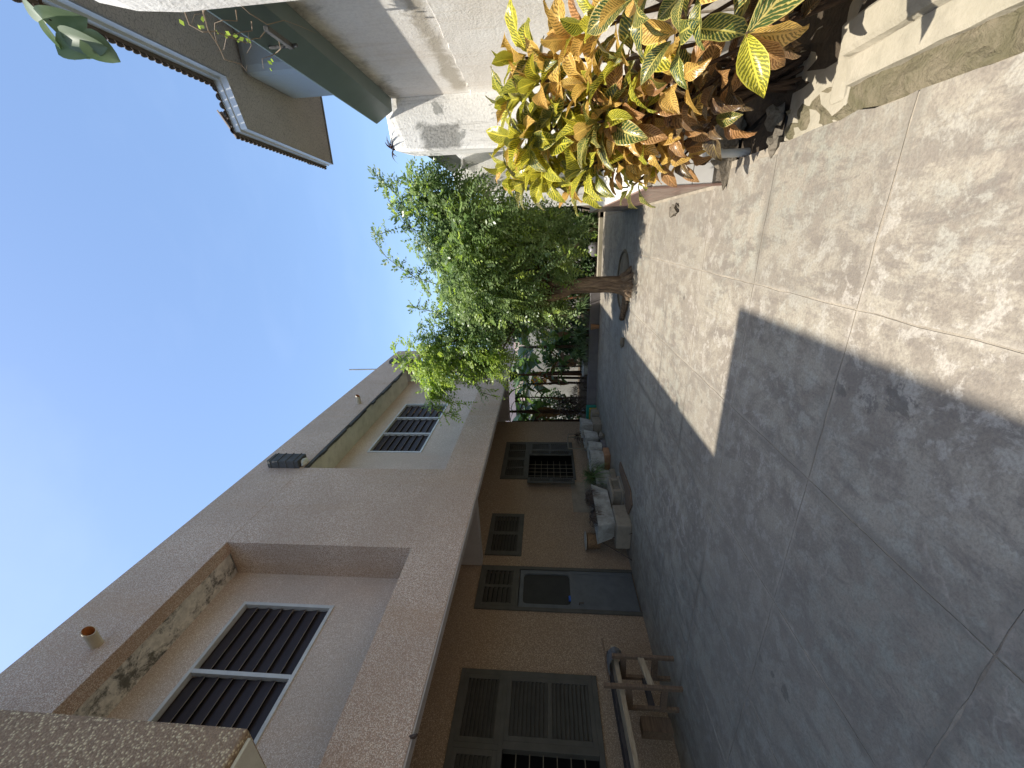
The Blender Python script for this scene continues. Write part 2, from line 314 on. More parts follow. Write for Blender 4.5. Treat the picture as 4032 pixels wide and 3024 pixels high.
# ------------------------------------------------------------------ mesh helpers
class MB:
    def __init__(s): s.v = []; s.f = []; s.mi = []; s.uv = None
    def add(s, vs, fs, mi=0):
        o = len(s.v); s.v += [tuple(p) for p in vs]; s.f += [tuple(i+o for i in f) for f in fs]; s.mi += [mi]*len(fs); return s
    def box(s, x0, x1, y0, y1, z0, z1, mi=0):
        vs = [(x, y, z) for x in (x0, x1) for y in (y0, y1) for z in (z0, z1)]
        return s.add(vs, [(0, 1, 3, 2), (4, 6, 7, 5), (0, 4, 5, 1), (2, 3, 7, 6), (0, 2, 6, 4), (1, 5, 7, 3)], mi)
    def obox(s, c, ax, ay, az, mi=0):
        c, ax, ay, az = map(Vector, (c, ax, ay, az))
        vs = [c + ax*i + ay*j + az*k for i in (-1, 1) for j in (-1, 1) for k in (-1, 1)]
        return s.add(vs, [(0, 1, 3, 2), (4, 6, 7, 5), (0, 4, 5, 1), (2, 3, 7, 6), (0, 2, 6, 4), (1, 5, 7, 3)], mi)
    def bar(s, p0, p1, w, h=None, mi=0):
        p0, p1 = Vector(p0), Vector(p1); d = (p1-p0); n = d.normalized()
        up = Vector((0, 0, 1)) if abs(n.z) < .9 else Vector((1, 0, 0))
        a = n.cross(up).normalized(); b = a.cross(n)
        return s.obox((p0+p1)/2, a*w/2, b*(h or w)/2, d/2, mi)
    def tube(s, pts, rad, n=8, cap=True, mi=0):
        pts = [Vector(p) for p in pts]
        if not hasattr(rad, '__len__'): rad = [rad]*len(pts)
        o = len(s.v); t0 = (pts[1]-pts[0]).normalized()
        a = t0.cross(Vector((0, 0, 1))) if abs(t0.z) < .95 else t0.cross(Vector((1, 0, 0)))
        a.normalize()
        for i, p in enumerate(pts):
            t = (pts[min(i+1, len(pts)-1)]-pts[max(i-1, 0)]).normalized()
            a = (a - t*a.dot(t)).normalized(); b = t.cross(a)
            for k in range(n):
                q = 2*math.pi*k/n; s.v.append(tuple(p + (a*math.cos(q)+b*math.sin(q))*rad[i]))
        for i in range(len(pts)-1):
            for k in range(n):
                s.f.append((o+i*n+k, o+i*n+(k+1) % n, o+(i+1)*n+(k+1) % n, o+(i+1)*n+k)); s.mi.append(mi)
        if cap:
            s.f.append(tuple(o+k for k in reversed(range(n)))); s.f.append(tuple(o+(len(pts)-1)*n+k for k in range(n))); s.mi += [mi, mi]
        return s
    def prism(s, poly, ax0, ax1, axis='z', mi=0):
        n = len(poly)
        def P(p, t): return {'z': (p[0], p[1], t), 'y': (p[0], t, p[1]), 'x': (t, p[0], p[1])}[axis]
        vs = [P(p, ax0) for p in poly] + [P(p, ax1) for p in poly]
        fs = [tuple(range(n)), tuple(reversed(range(n, 2*n)))] + [(i, i+n, (i+1) % n+n, (i+1) % n) for i in range(n)]
        return s.add(vs, fs, mi)
    def lathe(s, c, prof, n=16, mi=0, sq=None):
        o = len(s.v); c = Vector(c)
        for r, z in prof:
            for k in range(n):
                q = 2*math.pi*k/n; s.v.append((c.x+r*math.cos(q), c.y+r*math.sin(q)*(sq or 1), c.z+z))
        for i in range(len(prof)-1):
            for k in range(n):
                s.f.append((o+i*n+k, o+i*n+(k+1) % n, o+(i+1)*n+(k+1) % n, o+(i+1)*n+k)); s.mi.append(mi)
        return s
    def mesh(s, name, mats, off=(0, 0, 0), smooth=False):
        me = bpy.data.meshes.new(name)
        me.from_pydata([(v[0]-off[0], v[1]-off[1], v[2]-off[2]) for v in s.v], [], s.f)
        mats = mats if isinstance(mats, (list, tuple)) else [mats]
        for m_ in mats: me.materials.append(M[m_] if isinstance(m_, str) else m_)
        if any(s.mi): me.polygons.foreach_set('material_index', s.mi)
        if s.uv: 
            uvl = me.uv_layers.new(name='UVMap')
            lv = np.empty(len(me.loops), dtype=np.int32); me.loops.foreach_get('vertex_index', lv)
            uvl.data.foreach_set('uv', np.array(s.uv, dtype=np.float32)[lv].ravel())
        if smooth: me.polygons.foreach_set('use_smooth', [True]*len(me.polygons))
        me.update(); return me
    def build(s, name, mats, parent=None, bevel=0, smooth=False, fix=True):
        off = wloc(parent) if parent else (0, 0, 0)
        me = s.mesh(name, mats, off, smooth)
        if fix:
            import bmesh
            bm = bmesh.new(); bm.from_mesh(me); bmesh.ops.recalc_face_normals(bm, faces=bm.faces); bm.to_mesh(me); bm.free()
        o = bpy.data.objects.new(name, me); COL.objects.link(o)
        if parent: o.parent = parent
        if bevel:
            b = o.modifiers.new('bevel', 'BEVEL'); b.width = bevel; b.segments = 2; b.limit_method = 'ANGLE'
        return o
def wloc(o):
    v = Vector((0, 0, 0))
    while o: v = v + o.location; o = o.parent
    return v
def tag(o, label=None, cat=None, group=None, kind=None):
    for k, v in (('label', label), ('category', cat), ('group', group), ('kind', kind)):
        if v: o[k] = v
    return o
def thing(name, loc, label, cat, group=None):
    o = bpy.data.objects.new(name, None); COL.objects.link(o); o.location = loc; o.empty_display_size = .1
    return tag(o, label, cat, group)
def rough_sphere(c, r, seed=0, n=10, m_=7, amp=.18, sc=(1, 1, 1), floor=None):
    rr = random.Random(seed); mb = MB(); vs = []; fs = []
    for i in range(m_+1):
        th = math.pi*i/m_
        for k in range(n):
            q = 2*math.pi*k/n; e = 1+rr.uniform(-amp, amp) if 0 < i < m_ else 1
            z = c[2]+r*e*math.cos(th)*sc[2]
            if floor is not None: z = max(z, floor)
            vs.append((c[0]+r*e*math.sin(th)*math.cos(q)*sc[0], c[1]+r*e*math.sin(th)*math.sin(q)*sc[1], z))
    for i in range(m_):
        for k in range(n): fs.append((i*n+k, i*n+(k+1) % n, (i+1)*n+(k+1) % n, (i+1)*n+k))
    return mb.add(vs, fs)

# ================================================================== SETTING
g = MB(); n_ = 1
g.add([(-400, -400, -.06), (400, -400, -.06), (400, 400, -.06), (-400, 400, -.06)], [(0, 1, 2, 3)])
tag(g.build('ground', 'soil'), kind='structure')

# yard: concrete cast in one-metre slabs with crumbling joints
yard = MB().box(-5.86, .46, -4, 11.14, -.05, -.0035).build('yard', 'joint'); tag(yard, kind='structure')
xs = [-5.85, -5.31, -4.33, -3.355, -2.375, -1.40, -.42, .47]; ys = [-4, -3, -2, -1, 0, 1, 2, 3, 4, 5, 6, 7, 8, 9, 10, 11.13]
TC = (-.98, 7.92, .60)       # round hole left in the paving beside the tree
def edge_pts(p0, p1, seed, amp, n=9):
    rr = random.Random(seed); out = []
    for i in range(n):
        t = i/n; a = rr.uniform(-amp, amp) if i else 0
        d = (p1[0]-p0[0], p1[1]-p0[1]); l = math.hypot(*d)
        out.append((p0[0]+d[0]*t - d[1]/l*a, p0[1]+d[1]*t + d[0]/l*a))
    return out
for i in range(len(xs)-1):
    for j in range(len(ys)-1):
        x0, x1, y0, y1 = xs[i]+.0045, xs[i+1]-.0045, ys[j]+.0045, ys[j+1]-.0045
        if j < 5 and i < 1: pass
        last = (i == len(xs)-2)
        if last and ys[j] >= 3: x1 = .40 if j == 7 else .285
        sd_ = i*100+j; am = .005
        ring = (edge_pts((x0, y0), (x1, y0), sd_*4, am) + edge_pts((x1, y0), (x1, y1), sd_*4+1, .014 if last and ys[j] < 4 else am)
                + edge_pts((x1, y1), (x0, y1), sd_*4+2, am) + edge_pts((x0, y1), (x0, y0), sd_*4+3, am))
        # cut the round tree hole
        def push(p):
            dx, dy = p[0]-TC[0], p[1]-TC[1]; d = math.hypot(dx, dy)
            return d < TC[2]
        if x0 < TC[0]+TC[2] and x1 > TC[0]-TC[2] and y0 < TC[1]+TC[2] and y1 > TC[1]-TC[2]:
            # grid the slab and drop the cells inside the hole
            mb = MB(); N = 26; vs = []; 
            for a in range(N+1):
                for b_ in range(N+1):
                    px, py = x0+(x1-x0)*a/N, y0+(y1-y0)*b_/N
                    dx, dy = px-TC[0], py-TC[1]; d = math.hypot(dx, dy)
                    if abs(d-TC[2]) < .028 and d > 1e-6: px, py = TC[0]+dx/d*TC[2], TC[1]+dy/d*TC[2]
                    vs.append((px, py, 0.0))
            fs = []
            for a in range(N):
                for b_ in range(N):
                    q = [a*(N+1)+b_, (a+1)*(N+1)+b_, (a+1)*(N+1)+b_+1, a*(N+1)+b_+1]
                    c = [sum(vs[k][t] for k in q)/4 for t in (0, 1)]
                    if math.hypot(c[0]-TC[0], c[1]-TC[1]) > TC[2]: fs.append(tuple(q))
            if fs: mb.add(vs, fs).build('slab', 'yard', yard)
            continue
        MB().prism(ring, -.03, 0.0).build('slab', 'yard', yard)
# ================================================================== HOUSE
HX = -5.86; FX = -4.05; RX = -4.65
house = thing('house', (HX, 5, 0), 'two-storey brown pebble-dash house along the left of the yard with louvred windows', 'house')
def wall_holes(name, x, y0, y1, z0, z1, holes, matn, parent, th=.18, back=True):
    mb = MB(); YY = sorted({y0, y1, *[h[0] for h in holes], *[h[1] for h in holes]}); ZZ = sorted({z0, z1, *[h[2] for h in holes], *[h[3] for h in holes]})
    for a in range(len(YY)-1):
        for b_ in range(len(ZZ)-1):
            cy, cz = (YY[a]+YY[a+1])/2, (ZZ[b_]+ZZ[b_+1])/2
            if any(h[0] < cy < h[1] and h[2] < cz < h[3] for h in holes): continue
            Y0, Y1, Z0, Z1 = YY[a], YY[a+1], ZZ[b_], ZZ[b_+1]
            mb.add([(x, Y0, Z0), (x, Y1, Z0), (x, Y1, Z1), (x, Y0, Z1)], [(0, 1, 2, 3)])
            mb.add([(x-th, Y0, Z0), (x-th, Y1, Z0), (x-th, Y1, Z1), (x-th, Y0, Z1)], [(3, 2, 1, 0)])
    for (a, b_, c, d) in holes:
        q = [(a, c), (b_, c), (b_, d), (a, d)]
        for k in range(4):
            p, r = q[k], q[(k+1) % 4]
            mb.add([(x, p[0], p[1]), (x-th, p[0], p[1]), (x-th, r[0], r[1]), (x, r[0], r[1])], [(0, 1, 2, 3)])
    return mb.build(name, matn, parent, fix=False)
GH = [(.72, 3.58, .86, 2.77), (4.54, 5.44, .0, 2.77), (5.70, 6.88, 2.04, 2.76), (8.20, 10.03, .80, 2.74)]
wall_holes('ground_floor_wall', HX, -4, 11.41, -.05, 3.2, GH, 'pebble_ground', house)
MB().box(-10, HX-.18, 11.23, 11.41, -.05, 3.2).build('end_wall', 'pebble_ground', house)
for a, b_, c, d in GH: MB().box(HX-1.3, HX-.6, a-.5, b_+.5, c-.3, d+.3).build('room_shade_box', 'dark', house)  # box behind each opening, the unlit room painted near-black
MB().box(-4.19, FX, 1.25, 13.8, 2.72, 3.42).build('facade_band', 'pebble_far', house)
MB().box(-4.185, FX-.01, -4, 13.79, 2.70, 2.719).build('band_edge', 'beam_paint', house)
MB().box(-10, -4.19, -4, 13.8, 3.2, 3.40).build('balcony_floor', 'beam_paint', house)
for y in (5.44, 11.45): MB().box(HX+.004, -4.19, y, y+.16, 2.77, 3.2).build('cross_beam', 'beam_paint', house, bevel=.01)
W1 = (.84, 3.55, 4.43, 5.75); W2 = (7.48, 10.19, 4.43, 5.74)
wall_holes('recess_wall', RX, -1, 4.12, 3.40, 6.3, [W1], 'pebble_pale', house)
wall_holes('recess_wall', RX, 5.86, 12.10, 3.40, 6.3, [W2], 'pebble_pale', house)
MB().box(-9.8, RX-.18, 11.95, 12.10, 3.40, 6.3).build('end_wall', 'pebble_pale', house)
for a, b_, c, d in (W1, W2): MB().box(RX-1.0, RX-.45, a-.3, b_+.3, c-.3, d+.3).build('room_shade_box', 'dark', house)  # darkness behind the upstairs windows is in the box colour
MB().box(RX, FX-.003, 4.03, 5.95, 3.40, 6.23).build('pilaster', 'pebble_far', house)
MB().box(-4.45, FX-.01, 12.30, 12.56, 3.42, 6.21).build('pilaster', 'pebble_far', house, bevel=.01)
MB().box(-4.45, FX-.004, 13.52, 13.79, 3.42, 6.21).build('pilaster', 'pebble_far', house, bevel=.01)
MB().box(RX, FX-.03, -1, 4.03, 6.25, 6.34).build('sunshade', 'soffit', house)
MB().box(FX-.06, FX-.012, 1.25, 4.02, 6.225, 6.25).build('drip_edge', 'soffit', house)
MB().box(RX, FX-.03, 5.95, 11.75, 6.20, 6.34).build('sunshade', 'soffit_pale', house)
de = MB(); rr = random.Random(3); y = 5.96
while y < 11.7:
    w = rr.uniform(.1, .4); y2 = min(y+w, 11.72); d = rr.uniform(.02, .07)
    de.box(FX-.05-rr.uniform(0, .03), FX-.006, y, y2, 6.21-d, 6.215); y = y2
de.build('drip_edge', 'moss_edge', house)
MB().box(-4.25, FX, 1.25, 13.8, 6.216, 7.22).build('parapet', 'pebble_far', house)
MB().box(-10, -4.25, -4, 13.8, 6.34, 6.55).build('roof', 'beam_paint', house)
MB().box(-10, -4.25, 13.6, 13.8, 6.55, 7.22).build('parapet', 'pebble_far', house)
# verandah at the far end
MB().box(RX-.12, RX, 12.10, 13.5, 3.40, 3.72).box(RX-.12, RX, 12.10, 13.5, 4.36, 4.75).box(RX-.12, RX, 12.75, 13.5, 3.72, 4.36).build('verandah_parapet', 'pebble_pale', house)
for k, (y, z) in enumerate([(12.1, 3.72), (12.1, 4.04), (12.425, 3.72), (12.425, 4.04)]):
    bb = MB(); t = .035; s_ = .322
    x0, x1 = RX-.11, RX-.002
    for a in ((y, y+t, z, z+s_), (y+s_-t, y+s_, z, z+s_), (y+t, y+s_-t, z, z+t), (y+t, y+s_-t, z+s_-t, z+s_)): bb.box(x0, x1, a[0], a[1], a[2], a[3])
    cy, cz = y+s_/2, z+s_/2
    for k2 in range(4):
        q = math.pi/4+k2*math.pi/2; bb.obox(((x0+x1)/2, cy+math.cos(q)*.12, cz+math.sin(q)*.12), (.05, 0, 0), (0, math.cos(q)*.075, math.sin(q)*.075), (0, -math.sin(q)*.016, math.cos(q)*.016))
    for k2 in range(10):
        q = k2*math.pi/5; bb.obox(((x0+x1)/2, cy+math.cos(q)*.055, cz+math.sin(q)*.055), (.052, 0, 0), (0, math.cos(q)*.013, math.sin(q)*.013), (0, -math.sin(q)*.019, math.cos(q)*.019))
    bb.build('breeze_block', 'beam_paint', house, fix=False)
# near bay over the camera's left
MB().box(FX-.1, -2.70, -4, 1.25, 3.31, 7.22).build('projecting_bay', 'pebble_near', house, bevel=.02)
MB().box(FX+.005, -2.74, -3.9, 1.22, 3.285, 3.308).build('bay_underside', 'soffit_pale', house, bevel=.006)
# spouts, boxes
def spout(y, z, x=FX, r=.055, l=.22):
    mb = MB(); n = 14
    ring = lambda xx, rad, cut=0: [(xx+(cut*math.sin(2*math.pi*k/n)), y+rad*math.cos(2*math.pi*k/n), z+rad*math.sin(2*math.pi*k/n)) for k in range(n)]
    rs = [ring(x-.02, r), ring(x+l, r, .035), ring(x+l, r*.86, .035), ring(x-.02, r*.86)]
    for k in range(3):
        mb.add(rs[k]+rs[k+1], [(i, (i+1) % n, (i+1) % n+n, i+n) for i in range(n)], 1 if k == 2 else 0)
    mb.build('drain_spout', ['pipe', 'pipe_in'], house, smooth=True)
spout(2.50, 6.50); spout(8.95, 6.50); spout(.55, 3.62, -2.70, .05, .06)
for (y0, y1, z0, z1, pr) in ((5.92, 6.20, 6.28, 6.92, .16), (12.28, 12.58, 6.20, 6.98, .10)):
    mb = MB().box(FX+.001, FX+pr, y0, y1, z0, z1); 
    for k in range(4): mb.box(FX+.003, FX+pr+.012, y0-.012, y1+.012, z0+.08+k*.16, z0+.10+k*.16)
    mb.build('gutter_box', 'moss_edge', house, bevel=.01)
rough_sphere((FX+.06, 6.06, 6.24), .07, 5, sc=(1, 1.4, .8)).build('mortar_lump', 'soffit_pale', house)
MB().tube([(-4.3, 12.42, 7.0), (-4.3, 12.42, 8.55)], .025, 6).build('antenna_pole', 'galv', house)
MB().tube([(FX-.02, 1.9, 2.76), (FX+.0, 1.9, 2.69), (FX+.03, 1.9, 2.66)], [.008, .02, .012], 6).build('lamp_hook', 'rust', house)
MB().tube([(-5.5, 5.6, 2.5), (-5.5, 5.6, 2.55)], .01, 6)
# louvre windows upstairs
def louvre_window(y0, y1, z0, z1, n, nbl=8):
    f = MB(); t = .045; x0, x1 = RX-.06, RX+.018
    f.box(x0, x1, y0, y1, z0, z0+t); f.box(x0, x1, y0, y1, z1-t, z1); f.box(x0, x1, y0, y0+t, z0+t, z1-t); f.box(x0, x1, y1-t, y1, z0+t, z1-t)
    wf = f.build('window', 'white_metal', house, bevel=.004)
    pw = (y1-y0-t)/n
    for k in range(1, n): MB().box(x0+.005, x1-.004, y0+k*pw, y0+k*pw+t, z0+t, z1-t).build('mullion', 'white_metal', wf)
    H = (z1-z0-2*t)/nbl; me = None
    for k in range(n):
        for j in range(nbl):
            ca, sa = math.cos(math.radians(14)), math.sin(math.radians(14))
            if me is None:
                b_ = MB(); w = pw/2-t*.5-.006; L_ = H*.62
                d = Vector((-sa, 0, ca)); nn = Vector((ca, 0, sa))
                L_ = H*.54; b_.obox((0, 0, 0), d*L_, Vector((0, w, 0)), nn*.003)
                b_.obox(-d*(L_+.001), d*.0022, Vector((0, w, 0)), nn*.004, 1)
                me = b_.mesh('louvre_blade', ['blade', 'blade_edge'])
            o = bpy.data.objects.new('louvre_blade', me); COL.objects.link(o); o.parent = wf
            o.location = Vector((RX-.05, y0+t/2+(k+.5)*pw, z0+t+(j+.5)*H)) - wloc(house)
louvre_window(*W1, 3, 7); louvre_window(*W2, 3, 7)
# shutters: a leaf is a frame with slats
def shutter(p0, dirv, w, z0, z1, panels, cols=1, nsl=8, name='shutter', fr=.06, mat_='shutter', th=.035, depth=.0):
    dirv = Vector(dirv).normalized(); nrm = Vector((dirv.y, -dirv.x, 0)); 
    p0 = Vector((p0[0], p0[1], 0)) + nrm*depth
    def P(u, z, n_): return p0 + dirv*u + Vector((0, 0, z)) + nrm*n_
    f = MB()
    def bx(u0, u1, za, zb, t_=th): 
        f.obox(P((u0+u1)/2, (za+zb)/2, t_/2), dirv*(u1-u0)/2, Vector((0, 0, (zb-za)/2)), nrm*t_/2)
    bx(0, w, z0, z0+fr); bx(0, w, z1-fr, z1); bx(0, fr, z0+fr, z1-fr); bx(w-fr, w, z0+fr, z1-fr)
    cw = (w-fr)/cols; ph = (z1-z0-fr)/panels; ww = 0
    for c in range(1, cols): bx(c*cw, c*cw+fr, z0+fr, z1-fr, th*.95)
    for r_ in range(1, panels): bx(fr, w-fr, z0+r_*ph, z0+r_*ph+fr, th*.9)
    part = f.build(name, mat_, house, bevel=.004)
    sl = MB(); sw = (cw-fr)/2-.002; sp = (ph-fr)/nsl
    ca, sa = math.cos(math.radians(40)), math.sin(math.radians(40))
    dd = (nrm*sa + Vector((0, 0, -ca)))
    sl.obox((0, 0, 0), dirv*sw, dd*sp*.58, (nrm*ca+Vector((0, 0, sa)))*.005)
    me = sl.mesh('slat', mat_)
    for c in range(cols):
        for r_ in range(panels):
            for k in range(nsl):
                o = bpy.data.objects.new('slat', me); COL.objects.link(o); o.parent = part
                o.location = P(c*cw+fr+(cw-fr)/2, z0+r_*ph+fr+(k+.5)*sp, th*.45) - wloc(house)
    return part
def grille(y0, y1, z0, z1, step, x=HX-.05):
    g_ = MB(); ny = max(2, round((y1-y0)/step)); nz_ = round((z1-z0)/step)
    for k in range(1, ny): y = y0+(y1-y0)*k/ny; g_.tube([(x, y, z0), (x, y, z1)], .007, 6, False)
    for k in range(1, nz_): z = z0+(z1-z0)*k/nz_; g_.tube([(x+.008, y0, z), (x+.008, y1, z)], .007, 6, False)
    g_.build('grille', 'bar', house)
D = (0, 1, 0)
# near window (top lights, one closed shutter, grille)
fr_ = MB()
for a in ((.72, 3.58, 2.70, 2.77), (.72, 3.58, .86, .93), (.72, .79, .93, 2.70), (3.51, 3.58, .93, 2.70), (.79, 3.51, 2.09, 2.15), (2.68, 2.76, .93, 2.09), (1.60, 1.66, .93, 2.70), (2.66, 2.72, 2.15, 2.70)):
    fr_.box(HX-.07, HX+.035, *a)
fr_.build('window_frame', 'shutter', house, bevel=.004)
shutter((HX, 2.72), D, .79, 2.15, 2.70, 1, 1, 8)
shutter((HX, 1.66), D, 1.00, 2.15, 2.70, 1, 1, 8)
shutter((HX, .79), D, .81, 2.15, 2.70, 1, 1, 8)
shutter((HX, 2.76), D, .75, .93, 2.09, 2, 1, 9)
shutter((HX, .79), D, .81, .93, 2.09, 2, 1, 9)
grille(1.66, 2.68, .93, 2.09, .165)
# door: louvred top light over a screened door
fr_ = MB()
for a in ((4.54, 4.60, 0, 2.77), (5.38, 5.44, 0, 2.77), (4.60, 5.38, 2.71, 2.77), (4.60, 5.38, 2.04, 2.10)): fr_.box(HX-.07, HX+.03, *a)
fr_.build('door_frame', 'shutter', house, bevel=.004)
shutter((HX, 4.60), D, .78, 2.10, 2.71, 1, 2, 6, name='door_toplight')
dr = MB().box(HX-.05, HX+.012, 4.61, 5.37, .02, 1.14).box(HX-.05, HX+.012, 4.61, 4.68, 1.14, 2.03).box(HX-.05, HX+.012, 5.30, 5.37, 1.14, 2.03).box(HX-.05, HX+.012, 4.68, 5.30, 1.96, 2.03)
dr = dr.build('door', 'door', house, bevel=.004)
MB().box(HX-.03, HX-.02, 4.68, 5.30, 1.14, 1.96).build('insect_screen', 'screen', dr)
dl = MB()
for a in ((4.61, 5.37, .02, .09), (4.61, 5.37, 1.07, 1.14), (4.61, 4.67, .09, 1.07), (5.31, 5.37, .09, 1.07)): dl.box(HX+.0125, HX+.020, *a)
dl.build('door_rail', 'door', dr, bevel=.002)
crn = MB()
for (y, z, a, b_) in ((4.68, 1.14, 1, 1), (5.30, 1.14, -1, 1), (4.68, 1.96, 1, -1), (5.30, 1.96, -1, -1)):
    crn.prism([(y, z), (y+.07*a, z), (y+.02*a, z+.02*b_), (y, z+.07*b_)], HX-.04, HX+.008, 'x')
crn.build('screen_corner', 'door', dr)
MB().box(HX-.01, HX+.02, 4.76, 4.86, 1.135, 1.175).build('door_bolt', 'blue', dr, bevel=.01)
MB().tube([(HX+.01, 4.70, 1.0), (HX+.05, 4.70, 1.0), (HX+.05, 4.70, .93)], .01, 6).build('door_handle', 'rust', dr)
# small high vent
shutter((HX-.02, 5.70), D, 1.18, 2.04, 2.76, 1, 2, 8, name='vent_shutter', fr=.10, depth=.015)
# far window with open shutters
fr_ = MB()
for a in ((8.20, 10.03, 2.68, 2.74), (8.20, 10.03, .80, .86), (8.20, 8.26, .86, 2.68), (9.97, 10.03, .86, 2.68), (8.26, 9.97, 2.02, 2.08)): fr_.box(HX-.07, HX+.03, *a)
fr_.build('window_frame', 'shutter', house, bevel=.004)
shutter((HX, 8.26), D, .85, 2.08, 2.68, 1, 2, 9); shutter((HX, 9.11), D, .86, 2.08, 2.68, 1, 2, 9)
shutter((HX, 9.55), D, .42, .86, 2.02, 2, 1, 9)
shutter((HX+.03, 9.56), (.28, -.96, 0), .43, .86, 2.02, 2, 1, 9)
shutter((HX+.05, 8.22), (.36, -.93, 0), .40, .86, 2.02, 2, 1, 9)
grille(8.26, 9.12, .86, 2.02, .17)
MB().box(HX, HX+.006, 7.0, 8.1, .35, .95).build('plaster_patch', 'block', house)
# ================================================================== RIGHT-HAND SIDE
BX = 1.5
wall = thing('boundary_wall', (BX, 5, 0), 'weathered white plastered boundary wall with steel rail along its top on the right', 'wall')
WT = lambda y: 3.20+.02*(y-2)
mb = MB()
for (y0, y1) in ((-1.0, 17.6),):
    mb.add([(BX, y0, -.06), (BX, y1, -.06), (BX, y1, WT(y1)), (BX, y0, WT(y0)), (BX+.18, y0, -.06), (BX+.18, y1, -.06), (BX+.18, y1, WT(y1)), (BX+.18, y0, WT(y0))],
           [(0, 1, 2, 3), (7, 6, 5, 4), (3, 2, 6, 7), (0, 3, 7, 4), (1, 5, 6, 2), (0, 4, 5, 1)])
mb.build('wall_face', 'white_wall', wall)
# thicker lower part of the wall
mb = MB(); rr = random.Random(5); N = 60; top = []
for k in range(N+1):
    y = -1+6.2*k/N; top.append((y, 2.24+.018*y+rr.uniform(-.012, .012)))
vs = []; 
for (y, z) in top: vs += [(BX-.012, y, -.06), (BX-.012, y, z-.004), (BX-.009, y, z-.001), (BX+.001, y, z+.0)]
mb.add(vs, [(k*4+j, k*4+4+j, k*4+5+j, k*4+1+j) for k in range(N) for j in range(3)])
mb.build('plinth_plaster', 'white_wall', wall)
def rail(y0, y1, z0, xo=1.27, dz=.2):
    a, b_ = z0+.02*(y0-2), z0+.02*(y1-2); m2 = MB()
    P = [(xo, dz), (xo+.11, .01), (xo+.23, 0), (xo+.23, -.012), (xo+.105, -.004), (xo-.008, dz-.004), (xo-.008, dz+.008), (xo, dz+.008)]
    n = len(P); m2.add([(p[0], y0, a+p[1]) for p in P]+[(p[0], y1, b_+p[1]) for p in P], [(i, (i+1) % n, (i+1) % n+n, i+n) for i in range(n)]+[tuple(range(n)), tuple(reversed(range(n, 2*n)))])
    return m2
rail(-.8, 5.19, 3.21).build('steel_rail', 'green_metal', wall)
rail(5.56, 8.44, 3.02, 1.14, .16).build('steel_rail', 'green_metal', wall)
mb = MB().tube([(1.27, 3.2, 3.20), (1.27, 3.2, 3.40), (1.33, 3.2, 3.43)], .012, 6); mb.box(1.255, 1.285, 2.95, 3.22, 3.235, 3.27)
mb.build('rail_clip', 'moss_edge', wall, bevel=.004)
def pillar(y, label, xo=.95, w=.33, h=3.28, seed=0):
    t = thing('wall_pillar', (1.2, y, 0), label, 'pillar', None); rr = random.Random(seed)
    mb = MB(); lv = [-.06, .5, 1.0, 1.5, 2.0, 2.5, h-.45, h-.22, h-.06, h]
    ins = [0]*6+[0, .01, .045, .10]; ring = []
    N = len(lv)
    for z, i_ in zip(lv, ins):
        j = [rr.uniform(-.008, .008) for _ in range(8)]
        c = .03
        pts = [(xo+c+i_+j[0], y+i_), (BX-.002, y+i_*.3), (BX-.002, y+w-i_*.3), (xo+c+i_+j[1], y+w-i_), (xo+i_+j[2], y+w-c-i_), (xo+i_+j[3], y+c+i_)]
        ring += [(p[0], p[1], z) for p in pts]
    n = 6
    fs = [(k*n+i, k*n+(i+1) % n, (k+1)*n+(i+1) % n, (k+1)*n+i) for k in range(N-1) for i in range(n)] + [tuple((N-1)*n+i for i in range(n))]
    mb.add(ring, fs).build('shaft', 'pillar', t)
    return t
pillar(1.98, 'nearest wall pillar at the right edge, tall and bleached with roots over its top', 1.10, .38, 3.75, 1)
P1 = pillar(5.2, 'wide pillar with dark mildew patch behind the croton, steel rail ending at it', .95, .33, 3.37, 2)
pillar(8.45, 'pale second-row wall pillar beyond the mildewed one, under the short rail', .80, .40, 3.33, 3)
pillar(11.6, 'farthest white wall pillar, half hidden by the tree leaves', .62, .40, 3.0, 4)
# little bromeliad-like weeds on top of the mildewed pillar
def blades(c, n, l, w, matn, name, label, cat, seed=0, el0=20, el1=80, parent=None, droop=1.0, group=None, yaw=None, nseg=5):
    rr = random.Random(seed); mb = MB()
    for i in range(n):
        a = rr.uniform(0, 2*math.pi) if yaw is None else math.radians(rr.uniform(*yaw)); e = math.radians(rr.uniform(el0, el1)); L_ = l*rr.uniform(.6, 1.1)
        d = Vector((math.cos(a), math.sin(a), 0)); sd2 = Vector((-d.y, d.x, 0)); p = Vector(c)+d*rr.uniform(0, .03); vs = []
        for k in range(nseg):
            t = k/(nseg-1); ww = w*(1-t**1.6)*.5+.001
            vs += [p-sd2*ww, p+sd2*ww]; ee = e-droop*t*1.6; p = p+(d*math.cos(ee)+Vector((0, 0, math.sin(ee))))*L_/(nseg-1)
        mb.add(vs, [(2*k, 2*k+1, 2*k+3, 2*k+2) for k in range(nseg-1)])
    o = mb.build(name, matn, parent, fix=False)
    if label: tag(o, label, cat, group)
    return o
blades((1.02, 5.30, 3.36), 14, .16, .028, 'leaf_purple', 'weed', 'small spiky brown weed growing on top of the mildewed pillar', 'weed', 4, 5, 60)
